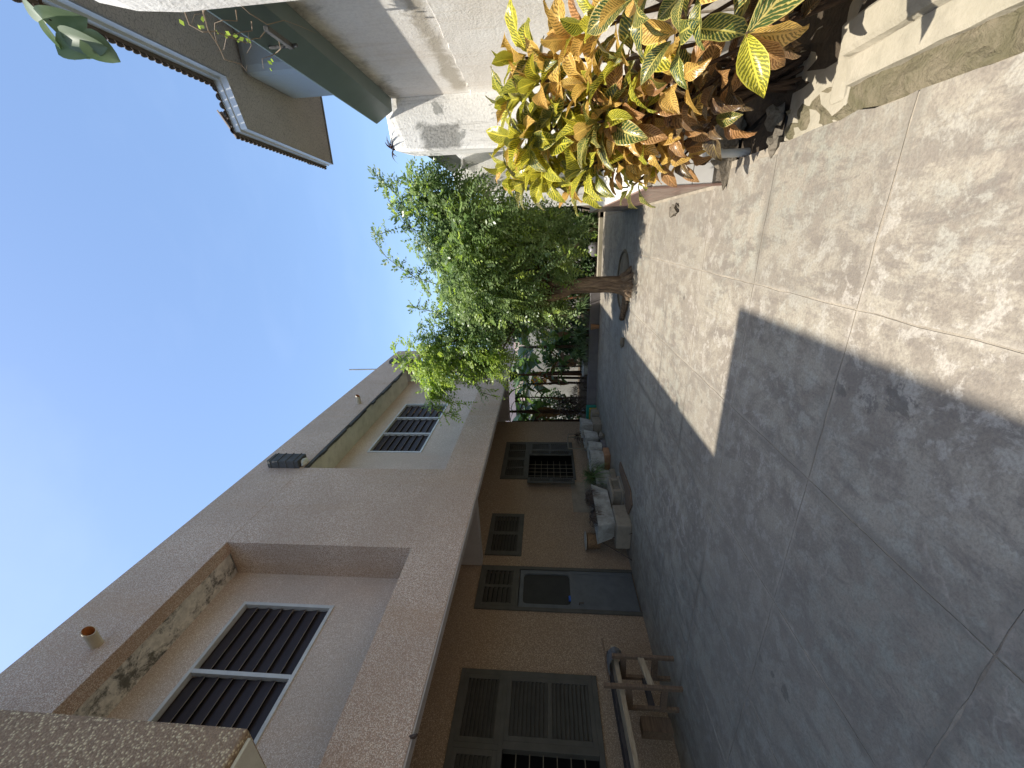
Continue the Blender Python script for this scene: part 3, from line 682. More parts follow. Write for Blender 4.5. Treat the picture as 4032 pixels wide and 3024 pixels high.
# roots creeping over the top of the nearest pillar and rail
mb = MB(); rr = random.Random(9)
for k in range(3):
    p = Vector((1.12, 2.35, 3.30+rr.uniform(-.5, .35))); pts = [p]
    for j in range(7): p = p+Vector((rr.uniform(-.05, .06), rr.uniform(.02, .09), rr.uniform(-.06, .05))); pts.append(p)
    mb.tube(pts, [.0045*(1-j/9) for j in range(8)], 5)
for k in range(6):
    p = Vector((1.285, 2.5+k*.13, 3.30)); pts = [p]
    for j in range(5): p = p+Vector((rr.uniform(-.05, .0), rr.uniform(-.05, .05), rr.uniform(.01, .07))); pts.append(p)
    mb.tube(pts, [.004*(1-j/7) for j in range(6)], 5)
for k in range(16):
    c = Vector((1.2+rr.uniform(-.03, .05), 2.5+rr.uniform(0, .8), 3.42+rr.uniform(-.05, .12))); a = Vector((rr.uniform(-1, 1), rr.uniform(-1, 1), rr.uniform(-1, 1))).normalized()*.018; b_ = a.cross(Vector((.3, .5, .8))).normalized()*.012
    mb.add([c-a, c-b_, c+a, c+b_], [(0, 1, 2, 3)], 1)
tag(mb.build('creeper', ['twig', 'leaf_light'], fix=False), 'thin dry creeper twigs with a few leaves over the near pillar and steel rail', 'creeper')

# tiled bench along the wall
bench = thing('tiled_bench', (.9, 6, 0), 'low tiled bench with white top and brown side tiles beside the croton', 'bench')
MB().box(.315, 1.49, 3.815, 8.5, -.06, .625).build('core', 'grout', bench)
T = .165
def tiles(parent):
    rr = random.Random(2)
    cache = {}
    def put(key, mk, loc):
        if key not in cache: cache[key] = mk().mesh('tile', key[0])
        o = bpy.data.objects.new('tile', cache[key]); COL.objects.link(o); o.parent = parent
        o.location = Vector(loc)+Vector([rr.uniform(-.0015, .0015) for _ in range(3)])-wloc(parent)
    h = T/2-.003; n = 0
    for i in range(7):                                            # end face towards the camera
        for j in range(3):
            x = .315+T*(i+.5); z = .085+T*(j+.5)
            if x < 1.45: put(('bench_top', 'e'), lambda: MB().box(-h, h, -.006, .006, -h, h), (x, 3.812, z))
    for j in range(28):                                           # long side
        for k in range(3):
            put(('tile_pink', 's'), lambda: MB().box(-.006, .006, -h, h, -h, h), (.312, 3.82+T*(j+.5), .085+T*(k+.5)))
    for j in range(28):                                           # top
        for i in range(6):
            put(('bench_top', 't'), lambda: MB().box(-h, h, -h, h, -.006, .006), (.315+T*(i+.5), 3.82+T*(j+.5), .628))
tiles(bench)
MB().box(.300, .318, 3.800, 8.5, .585, .640).build('edge_trim', 'tile_pink', bench, bevel=.004)
MB().box(.298, .320, 3.798, 3.816, .0, .585).build('edge_trim', 'tile_pink', bench, bevel=.004)
tag(rough_sphere((.72, 3.74, .03), .09, 8, 14, 6, .3, (4.6, .7, 1.1), -.05).build('rubble_footing', 'rock'), 'rough crumbling footing of mortar under the white tiled bench end', 'footing')
tag(rough_sphere((.16, 5.0, .03), .06, 18, 10, 6, .3, (1.2, 1.6, .8), -.0).build('stone', 'rock'), 'small rough stone on the yard beside the tiled bench', 'stone')

# kerb, drain channel and bed at the near right
prof = [(.60, -.05), (.605, .012), (.62, .02), (.715, .028), (.722, .022), (.73, .055), (.75, .07), (.85, .085), (.862, .075), (.865, -.05)]
mb = MB(); N = 40; rr = random.Random(11); vs = []
for k in range(N+1):
    y = -1.5+3.95*k/N
    for (x, z) in prof: vs.append((x+rr.uniform(-.004, .004), y, z+rr.uniform(-.003, .003)))
n = len(prof)
mb.add(vs, [(k*n+j, (k+1)*n+j, (k+1)*n+j+1, k*n+j+1) for k in range(N) for j in range(n-1)] + [tuple(N*n+j for j in range(n))])
tag(mb.build('kerb', 'kerb', smooth=False), 'rounded mossy concrete kerb edging the near planting bed at the right', 'kerb')
mb = MB(); N = 60; vs = []; rr = random.Random(12)
for k in range(N+1):
    y = -1.5+4.5*k/N
    for x in (.44, .49, .54, .59, .64): vs.append((x+rr.uniform(-.01, .01), y, -.022+rr.uniform(-.012, .022)-(.02 if x < .46 else 0)))
mb.add(vs, [(k*5+j, (k+1)*5+j, (k+1)*5+j+1, k*5+j+1) for k in range(N) for j in range(4)])
tag(mb.build('rubble_strip', 'moss_soil'), kind='structure')
ch = thing('drain_channel', (.6, 2.7, 0), 'stepped concrete drain mouth in shade between the kerb and the pit', 'drain')
MB().box(.55, 1.0, 2.47, 2.60, -.10, .0).build('rounded_step', 'kerb', ch, bevel=.03)
MB().box(.46, 1.0, 2.46, 3.0, -.10, -.015).build('channel_floor', 'kerb', ch, bevel=.02)
# pit beside the bench footing
pit = thing('drain_pit', (.45, 3.4, 0), 'broken dark pit in the paving edge by the bench footing', 'pit')
mb = MB(); poly = [(.40, 3.02), (.62, 3.0), (.70, 3.25), (.64, 3.55), (.66, 3.7), (.36, 3.74), (.33, 3.5)]
mb.prism(poly, -.34, -.33); 
MB().add([(p[0], p[1], -.012) for p in poly]+[(p[0], p[1], -.34) for p in poly], [(i, (i+1) % 7, (i+1) % 7+7, i+7) for i in range(7)]+[tuple(range(7, 14))]).build('pit_wall', 'dark', pit, fix=False)
for (c, r, s_) in (((.47, 3.06, -.02), .07, 1), ((.64, 3.12, .0), .06, 2), ((.69, 3.62, .02), .07, 3)):
    rough_sphere(c, r, s_, 10, 6, .35, (1.2, .9, .8)).build('broken_edge', 'rock', pit)
vp = thing('vent_pipe', (.50, 3.55, 0), 'short upright white plastic pipe stub beside the tiled bench end', 'pipe')
MB().tube([(.50, 3.55, -.12), (.50, 3.55, .14)], .030, 16).build('lower_pipe', 'white_pipe', vp, smooth=False)
MB().tube([(.50, 3.55, .14), (.502, 3.552, .27)], .036, 16).build('collar', 'white_pipe', vp)
# soil of the near bed
mb = MB(); rr = random.Random(4); N, K = 24, 12; vs = []
for k in range(N+1):
    for j in range(K+1):
        x, y = .66+(1.5-.66)*j/K, -1.5+5.3*k/N
        vs.append((x, y, -.02+rr.uniform(-.02, .03)-(.0 if x > .72 else .05)))
mb.add(vs, [(k*(K+1)+j, (k+1)*(K+1)+j, (k+1)*(K+1)+j+1, k*(K+1)+j+1) for k in range(N) for j in range(K)])
tag(mb.build('bed_soil', 'soil'), kind='structure')
mb = MB(); q = [i*math.pi/10 for i in range(11)]
mb.tube([(.98+.07*math.cos(a), 2.02+.035*math.sin(a), .09+.05*math.sin(a)) for a in q], .012, 8)
tag(mb.build('metal_handle', 'white_pipe', smooth=True), 'small white curved handle lying in the dark bed at the right edge', 'handle')

# ------------------------------------------------------------------ crotons
def leaf_mesh(seed, mat_, l=.28, w=.096):
    rr = random.Random(seed); mb = MB(); N, K = 8, 4; vs = []; uv = []
    arch = rr.uniform(.5, 1.4); fold = rr.uniform(.12, .35); wav = rr.uniform(.003, .016); tw = rr.uniform(-1.0, 1.0)
    y = z = 0.0; ang = .25
    for i in range(N+1):
        t = i/N; wd = w*(math.sin(math.pi*min(1, t**.85))**.75)*(.55+.9*t if t < .5 else 1.0)*.62+.002
        if t > .8: wd *= (1-(t-.8)*2.2)
        for j in range(K+1):
            s_ = j/K*2-1; x = s_*wd; h = abs(s_)*wd*fold*2 + wav*math.sin(t*13+s_*2)*abs(s_)
            ca, sa = math.cos(tw*t), math.sin(tw*t)
            vs.append((x*ca-h*sa, y, z+x*sa+h*ca)); uv.append((t, j/K))
        y += math.cos(ang)*l/N; z += math.sin(ang)*l/N; ang -= arch/N
    fs = [(i*(K+1)+j, i*(K+1)+j+1, (i+1)*(K+1)+j+1, (i+1)*(K+1)+j) for i in range(N) for j in range(K)]
    mb.add(vs, fs); mb.uv = uv
    return mb.mesh('leaf', mat_, smooth=True)
CR = {k: [leaf_mesh(i*7+1+hash_, k) for i in range(9)] for hash_, k in enumerate(('cr_yellow', 'cr_green', 'cr_orange', 'cr_red', 'cr_dark'))}
def rosette(root, c, d, n, mats, l, rr, spread=(25, 105)):
    d = Vector(d).normalized(); a = d.orthogonal().normalized(); b_ = d.cross(a); ph = rr.uniform(0, 6)
    for i in range(n):
        q = ph+i*2.39996+rr.uniform(-.2, .2); t = i/max(1, n-1); e = math.radians(spread[0]+(spread[1]-spread[0])*t+rr.uniform(-10, 10))
        dirv = (d*math.cos(e)+(a*math.cos(q)+b_*math.sin(q))*math.sin(e)).normalized()
        if dirv.z < -.5: dirv.z = -.5; dirv.normalize()
        zz = (d+Vector((0, 0, .6))-dirv*(d+Vector((0, 0, .6))).dot(dirv)).normalized(); xx = dirv.cross(zz)
        zz = (zz + xx*rr.uniform(-.5, .5)).normalized(); xx = dirv.cross(zz).normalized(); zz = xx.cross(dirv)
        s_ = l/.28*rr.uniform(.82, 1.28)*(.75+.35*t if t < .8 else 1.0)
        k = rr.choices(list(mats), list(mats.values()))[0]
        o = bpy.data.objects.new('leaf', rr.choice(CR[k])); COL.objects.link(o); o.parent = root
        p = Vector(c) - d*.10*t + dirv*.02
        mt = Matrix.Identity(4)
        for r_ in range(3): mt[r_][0] = xx[r_]*s_; mt[r_][1] = dirv[r_]*s_; mt[r_][2] = zz[r_]*s_; mt[r_][3] = (p-root.location)[r_]
        o.matrix_local = mt
def croton_bush(base, ros, label, seed):
    root = thing('croton_bush', base, label, 'bush'); rr = random.Random(seed); st = MB()
    for (c, n, mats, l, sp) in ros:
        c = Vector(c); b0 = Vector(base)+Vector((rr.uniform(-.08, .08), rr.uniform(-.12, .12), 0)); mid = b0.lerp(c, .55)+Vector((rr.uniform(-.05, .05), rr.uniform(-.05, .05), .10))
        d = (c-mid); d = d.normalized()*.8+Vector((-.12, -.22, .35)); pts = [b0, b0.lerp(mid, .5)+Vector((0, 0, .04)), mid, c-d.normalized()*.02]
        st.tube(pts, [.014, .012, .010, .007], 6)
        rosette(root, c, d, n, mats, l, rr, sp)
    st.build('stem', 'dark_bark', root)
    return root
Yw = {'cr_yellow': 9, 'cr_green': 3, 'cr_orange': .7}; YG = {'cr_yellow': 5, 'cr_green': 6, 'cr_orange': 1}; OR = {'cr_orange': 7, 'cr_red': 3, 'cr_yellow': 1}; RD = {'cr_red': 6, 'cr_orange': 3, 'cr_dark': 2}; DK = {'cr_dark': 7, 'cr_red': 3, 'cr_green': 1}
croton_bush((.95, 3.25, -.02), [
    ((.61, 3.10, 1.69), 15, Yw, .26, (20, 110)), ((.86, 3.2, 1.71), 14, Yw, .25, (15, 100)), ((1.02, 3.0, 1.64), 10, {'cr_yellow': 4, 'cr_orange': 3, 'cr_green': 2}, .25, (10, 80)),
    ((.74, 3.0, 1.40), 14, {'cr_yellow': 5, 'cr_green': 3, 'cr_orange': 2}, .25, (20, 115)), ((.66, 3.1, 1.50), 14, Yw, .25, (20, 115)), ((.41, 3.3, 1.52), 15, Yw, .25, (30, 120)),
    ((.40, 3.1, 1.22), 15, {'cr_green': 5, 'cr_yellow': 5, 'cr_orange': 1}, .26, (30, 120)), ((.44, 3.3, 1.38), 14, Yw, .25, (30, 120)), ((.38, 3.5, 1.67), 11, Yw, .24, (25, 110)),
    ((.96, 2.9, 1.40), 10, {'cr_orange': 5, 'cr_yellow': 3}, .26, (10, 90)), ((.8, 3.3, 1.5), 12, YG, .25, (20, 110)), ((.52, 3.15, 1.55), 13, Yw, .25, (25, 115)), ((.33, 3.4, 1.25), 12, YG, .23, (35, 125)),
    ((.55, 3.3, 1.15), 13, YG, .25, (30, 125)), ((.78, 3.1, 1.22), 12, YG, .25, (25, 120)), ((.88, 2.95, 1.55), 11, Yw, .24, (15, 100)), ((.50, 3.45, 1.8), 10, Yw, .22, (20, 105))],
    'tall yellow-green croton bush in front of the white wall, left one of the group', 21)
croton_bush((.82, 3.0, -.02), [
    ((.60, 2.8, 1.20), 16, YG, .25, (20, 115)), ((.56, 2.78, 1.04), 15, OR, .21, (40, 130)), ((.41, 3.1, 1.02), 15, OR, .21, (40, 135)), ((.27, 3.25, .88), 9, {'cr_green': 5, 'cr_yellow': 3}, .19, (40, 130)),
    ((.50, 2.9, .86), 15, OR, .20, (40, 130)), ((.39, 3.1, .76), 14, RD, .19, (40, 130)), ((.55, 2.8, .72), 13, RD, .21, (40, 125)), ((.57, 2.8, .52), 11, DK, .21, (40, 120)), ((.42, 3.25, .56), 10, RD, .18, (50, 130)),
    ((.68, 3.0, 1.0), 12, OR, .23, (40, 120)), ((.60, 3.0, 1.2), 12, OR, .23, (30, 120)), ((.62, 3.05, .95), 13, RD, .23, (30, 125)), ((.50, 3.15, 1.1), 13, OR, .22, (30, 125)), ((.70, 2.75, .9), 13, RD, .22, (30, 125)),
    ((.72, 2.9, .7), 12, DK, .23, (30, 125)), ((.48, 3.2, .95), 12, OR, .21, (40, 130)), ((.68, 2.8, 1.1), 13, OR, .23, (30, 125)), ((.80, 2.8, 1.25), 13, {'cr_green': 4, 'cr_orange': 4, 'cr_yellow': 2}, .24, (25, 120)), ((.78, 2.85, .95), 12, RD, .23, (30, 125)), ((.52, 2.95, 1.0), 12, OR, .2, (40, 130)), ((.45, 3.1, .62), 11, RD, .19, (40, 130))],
    'dense orange and bronze croton bush in front of the tiled bench end', 22)
croton_bush((1.05, 2.35, -.02), [
    ((.95, 2.6, 1.33), 9, {'cr_orange': 6, 'cr_red': 2}, .24, (15, 100)), ((.95, 2.45, 1.24), 9, {'cr_orange': 4, 'cr_yellow': 4}, .24, (20, 110)), ((.80, 2.5, 1.12), 9, YG, .25, (30, 115)),
    ((.84, 2.0, 1.16), 8, Yw, .23, (25, 110)), ((.74, 2.1, .96), 8, {'cr_green': 7, 'cr_orange': 2}, .22, (35, 115)), ((.80, 1.85, .98), 8, {'cr_green': 3, 'cr_orange': 5}, .18, (35, 120)),
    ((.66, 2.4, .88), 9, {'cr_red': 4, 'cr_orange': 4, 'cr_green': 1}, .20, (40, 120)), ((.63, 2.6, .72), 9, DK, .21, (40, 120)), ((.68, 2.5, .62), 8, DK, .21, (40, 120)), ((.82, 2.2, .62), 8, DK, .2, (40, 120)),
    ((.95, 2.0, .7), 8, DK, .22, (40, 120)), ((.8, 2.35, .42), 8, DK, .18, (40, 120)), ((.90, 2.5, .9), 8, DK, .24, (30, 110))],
    'nearer croton with dark green and bronze leaves at the right edge of the photo', 33)
sp = thing('croton_sprig', (.98, 1.9, -.02), 'single croton sprig with one long green yellow-veined leaf over the shaded bed', 'plant')
MB().tube([(.98, 1.9, -.02), (.86, 1.9, .35), (.66, 1.9, .74)], [.010, .008, .006], 6).build('stem', 'dark_bark', sp)
for k_, dv, l, up_ in (('cr_green', (.35, -.12, -.34), .40, (-.55, -.75, .5)), ('cr_orange', (-.02, -.02, -.3), .24, (-.6, -.75, .4)), ('cr_yellow', (-.28, -.05, -.10), .24, (-.3, -.75, .6)), ('cr_red', (-.16, .05, -.26), .22, (-.5, -.7, .4)), ('cr_dark', (.22, .1, -.22), .26, (-.4, -.7, .5)), ('cr_dark', (.28, .0, -.30), .26, (-.4, -.7, .5))):
    dv = Vector(dv).normalized(); zz = Vector(up_); zz = (zz-dv*zz.dot(dv)).normalized(); xx = dv.cross(zz); s_ = l/.28
    o = bpy.data.objects.new('leaf', CR[k_][1]); COL.objects.link(o); o.parent = sp; mt = Matrix.Identity(4)
    for r_ in range(3): mt[r_][0] = xx[r_]*s_; mt[r_][1] = dv[r_]*s_; mt[r_][2] = zz[r_]*s_; mt[r_][3] = (Vector((.66, 1.9, .74))-sp.location)[r_]
    o.matrix_local = mt
# hanging sprig of round leaves at the top corner
hs_ = thing('hanging_branch', (.95, 1.7, 3.6), 'hanging sprig of broad grey-green leaves against the sky in the corner', 'branch')
MB().tube([(1.1, 1.75, 3.45), (.90, 1.65, 3.30), (.80, 1.62, 3.28), (.77, 1.6, 3.24)], [.008, .006, .005, .003], 6).build('twig', 'dark_bark', hs_)
def round_leaf(c, dv, nrm, l, w):
    dv = Vector(dv).normalized(); nrm = Vector(nrm); nrm = (nrm-dv*nrm.dot(dv)).normalized(); xx = dv.cross(nrm); mb = MB(); N = 8; vs = []
    for i in range(N+1):
        t = i/N; wd = w*(math.sin(math.pi*t**.72)**.7)+.001
        for s_ in (-1, -.5, 0, .5, 1):
            vs.append(Vector(c)+dv*(l*t)+xx*(wd*s_)+nrm*(abs(s_)*wd*.35-.12*l*t*t))
    mb.add(vs, [(i*5+j, i*5+j+1, (i+1)*5+j+1, (i+1)*5+j) for i in range(N) for j in range(4)])
    mb.build('leaf', 'leaf_ficus', hs_, smooth=True, fix=False)
J = (.775, 1.6, 3.27)
round_leaf(J, (-.02, .0, -.17), (-.7, -.6, .2), .16, .05); round_leaf(J, (-.10, .02, -.02), (-.2, -.5, .8), .12, .04); round_leaf((.72, 1.6, 3.22), (-.03, 0, -.10), (-.5, -.6, -.4), .15, .045)
round_leaf((.70, 1.6, 3.26), (-.02, .02, -.15), (.2, -.8, .4), .14, .045); round_leaf((.72, 1.6, 3.15), (-.05, .03, -.06), (.5, -.6, .5), .11, .045); round_leaf((.86, 1.62, 3.34), (-.03, 0, -.02), (-.3, -.6, .5), .10, .05)

# ------------------------------------------------------------------ tree
tree = thing('tree', (-.97, 7.25, 0), 'leafy green tree with pinnate leaves and twisted trunk rising from the yard', 'tree')
def spray_mesh(P, D_, U_, L_, nl, ll, lw, rng):
    """pinnate leaves: arrays of base points, directions, ups; returns verts/faces arrays (one quad per leaflet)"""
    n = len(P); Sd = np.cross(D_, U_); Sd /= np.linalg.norm(Sd, axis=1, keepdims=True)+1e-9
    out = []
    for k in range(nl):
        t = (k//2+1)/(nl//2+1.0) if k < nl-1 else 1.0
        side = (1 if k % 2 else -1) if k < nl-1 else 0
        b = P+D_*(L_*t)[:, None] - np.array([0, 0, 1.0])*(L_*t*t*.35)[:, None]
        d = D_*(.55 if side else 1.0)+Sd*(side*.85)+rng.normal(0, .12, (n, 3)); d /= np.linalg.norm(d, axis=1, keepdims=True)
        nr = U_+rng.normal(0, .25, (n, 3)); w = np.cross(d, nr); w /= np.linalg.norm(w, axis=1, keepdims=True)+1e-9
        l = (ll*(1-.25*abs(t-.5)))*rng.uniform(.8, 1.15, n); 
        out.append(np.stack([b, b+d*(l*.5)[:, None]+w*(lw/2), b+d*l[:, None], b+d*(l*.5)[:, None]-w*(lw/2)], 1))
    V = np.concatenate(out, 0).reshape(-1, 3); Fc = np.arange(len(V)).reshape(-1, 4)
    return V, Fc
def quads_obj(name, V, Fc, mats, parent, mi=None):
    V = V-np.array(wloc(parent) if parent else (0, 0, 0)); me = bpy.data.meshes.new(name)
    me.vertices.add(len(V)); me.vertices.foreach_set('co', V.astype(np.float32).ravel())
    me.loops.add(len(Fc)*4); me.loops.foreach_set('vertex_index', Fc.astype(np.int32).ravel())
    me.polygons.add(len(Fc)); me.polygons.foreach_set('loop_start', np.arange(0, len(Fc)*4, 4, dtype=np.int32)); me.polygons.foreach_set('loop_total', np.full(len(Fc), 4, dtype=np.int32))
    for m_ in mats: me.materials.append(M[m_])
    if mi is not None: me.polygons.foreach_set('material_index', mi.astype(np.int32))
    me.update(calc_edges=True); me.validate()
    o = bpy.data.objects.new(name, me); COL.objects.link(o)
    if parent: o.parent = parent
    return o
rng = np.random.default_rng(5)
clumps = [(0.62, 3.64, 0.34), (0.69, 3.36, 0.36), (0.21, 3.33, 0.45), (0.52, 3.02, 0.39), (-0.21, 3.50, 0.40), (-0.31, 3.1, 0.62), (0.09, 2.61, 0.6), (-0.68, 2.76, 0.72), (-0.98, 3.3, 0.5), (-0.26, 2.18, 0.6), (-0.88, 2.21, 0.6), (-1.37, 2.96, 0.66), (-1.8, 3.65, 0.48), (-2.21, 4.02, 0.38), (-2.43, 3.72, 0.42), (-2.76, 4.04, 0.30), (-3.0, 3.90, 0.26), (-2.23, 3.29, 0.46), (-1.92, 2.85, 0.45), (-1.53, 2.48, 0.48), (-2.55, 2.9, 0.26), (-2.71, 3.1, 0.28), (-2.24, 2.47, 0.24), (-1.17, 1.84, 0.40), (-1.65, 1.80, 0.34), (-1.37, 1.45, 0.22), (0.06, 1.94, 0.42), (-0.29, 1.6, 0.38), (-0.56, 1.30, 0.26), (-0.4, 2.7, .6), (.05, 1.45, .3), (-.15, 1.1, .25), (-.25, 2.0, .35), (-1.45, 1.45, .28), (.25, 2.2, .3)]
brm = MB(); fork = Vector((-1.02, 7.25, 1.25)); rr = random.Random(17)
tips = []
for (x, z, r) in clumps:
    yy = 7.2+rr.uniform(-.45, .45)+(x+1)*-.12; c = Vector((x, yy, z)); tips.append((c, r))
    mid = fork.lerp(c, .5)+Vector((rr.uniform(-.15, .15), rr.uniform(-.15, .15), .18)); brm.tube([fork, fork.lerp(mid, .5)+Vector((0, 0, .06)), mid, mid.lerp(c, .6), c], [.06, .045, .03, .018, .008], 6)
for (x, z, r_) in ((.1, 2.9, .8), (-.4, 2.3, .8), (-.9, 2.9, .8), (-.2, 3.2, .7), (-1.4, 2.8, .7), (0, 2.2, .6), (-.7, 2.4, .8)):
    for Yq in (8.4, 9.3):
        k_ = Yq/7.25; tips.append((Vector((x*k_, Yq, 1.5+(z-1.5)*k_)), r_*.85))
for (c, r_) in tips[-14:]: brm.tube([fork, fork.lerp(c, .5)+Vector((0, 0, .15)), c], [.05, .03, .008], 6)
P_, Dd, Mi = [], [], []
for (c, r) in tips:
    vol = r*r; n = int(235*vol/.25)+45
    d = rng.normal(0, 1, (n, 3)); d /= np.linalg.norm(d, axis=1, keepdims=True); rad = r*rng.uniform(.2, 1.12, n)**.8
    p = np.array(c)+d*rad[:, None]*np.array([1.0, 1.15, .85])
    dd = d*.7+rng.normal(0, .5, (n, 3))+np.array([-.1, -.25, -.55]); P_.append(p); Dd.append(dd)
# arching sprays standing clear of the crown
def arch(pts, n, w=.05):
    pts = [Vector(p) for p in pts]; brm.tube(pts, [.008]+[.005]*(len(pts)-1), 5)
    for i in range(n):
        t = rr.uniform(.05, 1)*(len(pts)-1); k = min(int(t), len(pts)-2); p = pts[k].lerp(pts[k+1], t-k); d = (pts[k+1]-pts[k]).normalized()
        P_.append(np.array([p])); Dd.append((np.array([d])*.6+rng.normal(0, .6, (1, 3))))
for pts, n in (([(-.3, 7.1, 3.5), (.0, 7, 3.7), (.29, 7.0, 3.95), (.6, 7.0, 4.15), (.86, 7.0, 4.22)], 46), ([(.1, 7, 3.5), (.45, 7, 3.8), (.72, 7, 4.02), (.95, 7, 4.3)], 40), ([(.5, 7.1, 3.5), (.8, 7, 3.7), (1.05, 7, 3.75)], 26),
               ([(-.8, 7, 3.5), (-.68, 7, 3.85), (-.52, 7, 4.1), (-.3, 7, 4.35), (-.05, 7, 4.5), (.08, 7, 4.42), (.12, 7, 4.2)], 34), ([(-1.0, 7, 3.6), (-.8, 7, 3.75), (-.55, 7, 4.0)], 18),
               ([(-2.4, 7, 4.1), (-2.3, 7, 4.4), (-2.0, 7, 4.5)], 24), ([(-1.3, 7, 3.6), (-1.25, 7, 3.85), (-1.2, 7, 4.0)], 14), ([(-2.6, 7.0, 3.9), (-2.95, 7.0, 3.9), (-3.3, 7.0, 3.85), (-3.45, 7, 3.45)], 46),
               ([(-2.9, 7, 3.9), (-3.15, 7, 3.5), (-3.2, 7, 3.15)], 26), ([(-2.1, 7, 2.6), (-2.5, 7, 2.5), (-2.75, 7, 2.35)], 22), ([(-1.0, 6.9, 1.9), (-.75, 6.6, 1.7), (-.45, 6.4, 1.35), (-.2, 6.3, 1.0)], 34), ([(-.7, 6.9, 2.1), (-.4, 6.6, 1.8), (-.2, 6.5, 1.5)], 24),
               ([(-1.2, 6.9, 1.9), (-1.3, 6.6, 1.5), (-1.35, 6.5, 1.15)], 22), ([(-2.5, 7, 3.0), (-2.9, 6.9, 2.8), (-3.0, 6.9, 2.5)], 18)):
    arch(pts, n)
P_ = np.concatenate(P_); Dd = np.concatenate(Dd); Dd /= np.linalg.norm(Dd, axis=1, keepdims=True)
Up = np.array([-.25, -.35, .9])+rng.normal(0, .45, P_.shape); Up /= np.linalg.norm(Up, axis=1, keepdims=True)
Lr = rng.uniform(.11, .19, len(P_)); V, Fc = spray_mesh(P_, Dd, Up, Lr*1.45, 11, .074, .037, rng)
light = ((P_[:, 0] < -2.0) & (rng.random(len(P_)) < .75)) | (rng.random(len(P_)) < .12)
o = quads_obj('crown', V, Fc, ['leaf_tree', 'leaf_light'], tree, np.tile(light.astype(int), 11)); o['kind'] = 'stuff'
tb = MB(); tb.tube([(-.97, 7.25, -.05), (-.96, 7.25, .06), (-.93, 7.26, .25), (-.92, 7.25, .7), (-.97, 7.24, 1.1), (-1.05, 7.25, 1.4)], [.24, .18, .13, .125, .12, .10], 14)
tb.tube([(-.99, 7.25, 1.0), (-.85, 7.2, 1.5), (-.6, 7.2, 2.0)], [.09, .07, .05], 10); tb.tube([(-1.02, 7.25, 1.1), (-1.25, 7.2, 1.6), (-1.5, 7.2, 2.2), (-1.8, 7.2, 2.9)], [.10, .08, .06, .04], 10)
tb.tube([(-.9, 7.17, -.02), (-.86, 7.17, .4), (-.86, 7.18, .9), (-.9, 7.2, 1.3)], [.07, .05, .045, .04], 8)
for k in range(9):
    a = k*.75+.2; dx, dy = math.cos(a), math.sin(a); tb.tube([(-.95+dx*.08, 7.25+dy*.08, .22), (-.95+dx*.19, 7.25+dy*.17, .06), (-.95+dx*.31, 7.25+dy*.25, -.03)], [.06, .055, .03], 8)
for k in range(8):
    a = k*.785; pr_ = []
    for j in range(9): z = j*.17; q = a+z*1.1+rr.uniform(-.15, .15); r_ = (.17-.05*min(z*3, 1))*.82; pr_.append((-.955+math.cos(q)*r_-.06*max(0, z-.9), 7.25+math.sin(q)*r_, z))
    tb.tube(pr_, [.055, .05, .04, .036, .034, .034, .032, .03, .025], 7)
tb.build('trunk', 'bark', tree, smooth=True)
brm.build('branches', 'dark_bark', tree)
mb = MB(); mb.tube([(-1.08, 7.28, .05), (-1.3, 7.42, .045), (-1.5, 7.50, .05), (-1.66, 7.62, .04)], [.06, .055, .05, .055], 9); mb.tube([(-1.1, 7.22, .03), (-1.32, 7.33, .03), (-1.55, 7.47, .03)], [.04, .035, .02], 8)
mb.build('root', 'bark', tree, smooth=True)
mb = MB(); q = [math.radians(a) for a in range(-60, 200, 12)]
mb.tube([(TC[0]+TC[2]*math.cos(a)*.94, TC[1]+TC[2]*math.sin(a)*.94, -.008) for a in q], .032, 8)
tag(mb.build('tree_basin_rim', 'rock', smooth=True), 'low round rim of concrete around the dark hole beside the tree trunk', 'kerb')
tag(MB().lathe((TC[0], TC[1], -.012), [(0.001, 0), (TC[2]*.92, 0)], 28).build('tree_pit_soil', 'soil', fix=False), kind='structure')
tag(rough_sphere((-2.10, 7.50, .03), .085, 31, 8, 5, .25, (1.5, .8, .5), 0).build('stone', 'rock'), 'flat dark stone lying alone on the yard beyond the shadow edge', 'stone')

# ------------------------------------------------------------------ far end of the yard
fk = thing('planting_kerb', (-2.4, 11.25, 0), 'low grey painted kerb across the far end of the yard', 'kerb')
MB().box(-5.84, -1.30, 11.15, 11.30, -.05, .27).build('kerb_run', 'grey_kerb', fk, bevel=.015)
MB().box(-1.28, .28, 11.17, 11.32, -.05, .10).build('kerb_low_run', 'kerb', fk, bevel=.015)
mb = MB(); rr = random.Random(6); N = 20; vs = []
for k in range(N+1):
    for j in range(N+1): vs.append((-14+15.5*k/N, 11.30+6.2*j/N, .03+rr.uniform(-.02, .06)))
mb.add(vs, [(k*(N+1)+j, (k+1)*(N+1)+j, (k+1)*(N+1)+j+1, k*(N+1)+j+1) for k in range(N) for j in range(N)])
tag(mb.build('garden_soil', 'soil'), kind='structure')
bw = thing('rear_wall', (-4, 17.5, 0), 'old grey block wall behind the plants at the far end, dappled with sun', 'wall')
MB().box(-14, 1.48, 17.53, 17.63, -.06, 2.50).build('wall_face', 'back_wall', bw)
MB().box(-14, 1.48, 17.50, 17.66, 2.50, 2.56).build('coping', 'moss_edge', bw)
ph_ = thing('pink_house', (-5, 23, 0), 'pink plastered neighbouring house seen through the garden plants', 'house')
MB().box(-14, 2.0, 23, 27, -.06, 4.7).build('wall', 'pink_plaster', ph_); MB().box(-14.4, 2.4, 22.7, 27.3, 4.7, 4.9).build('roof', 'tile_brown', ph_)
for k in range(5): MB().box(-11.5+k*2.6, -10.3+k*2.6, 22.96, 23.02, 2.4, 3.6).build('window', 'dark', ph_)
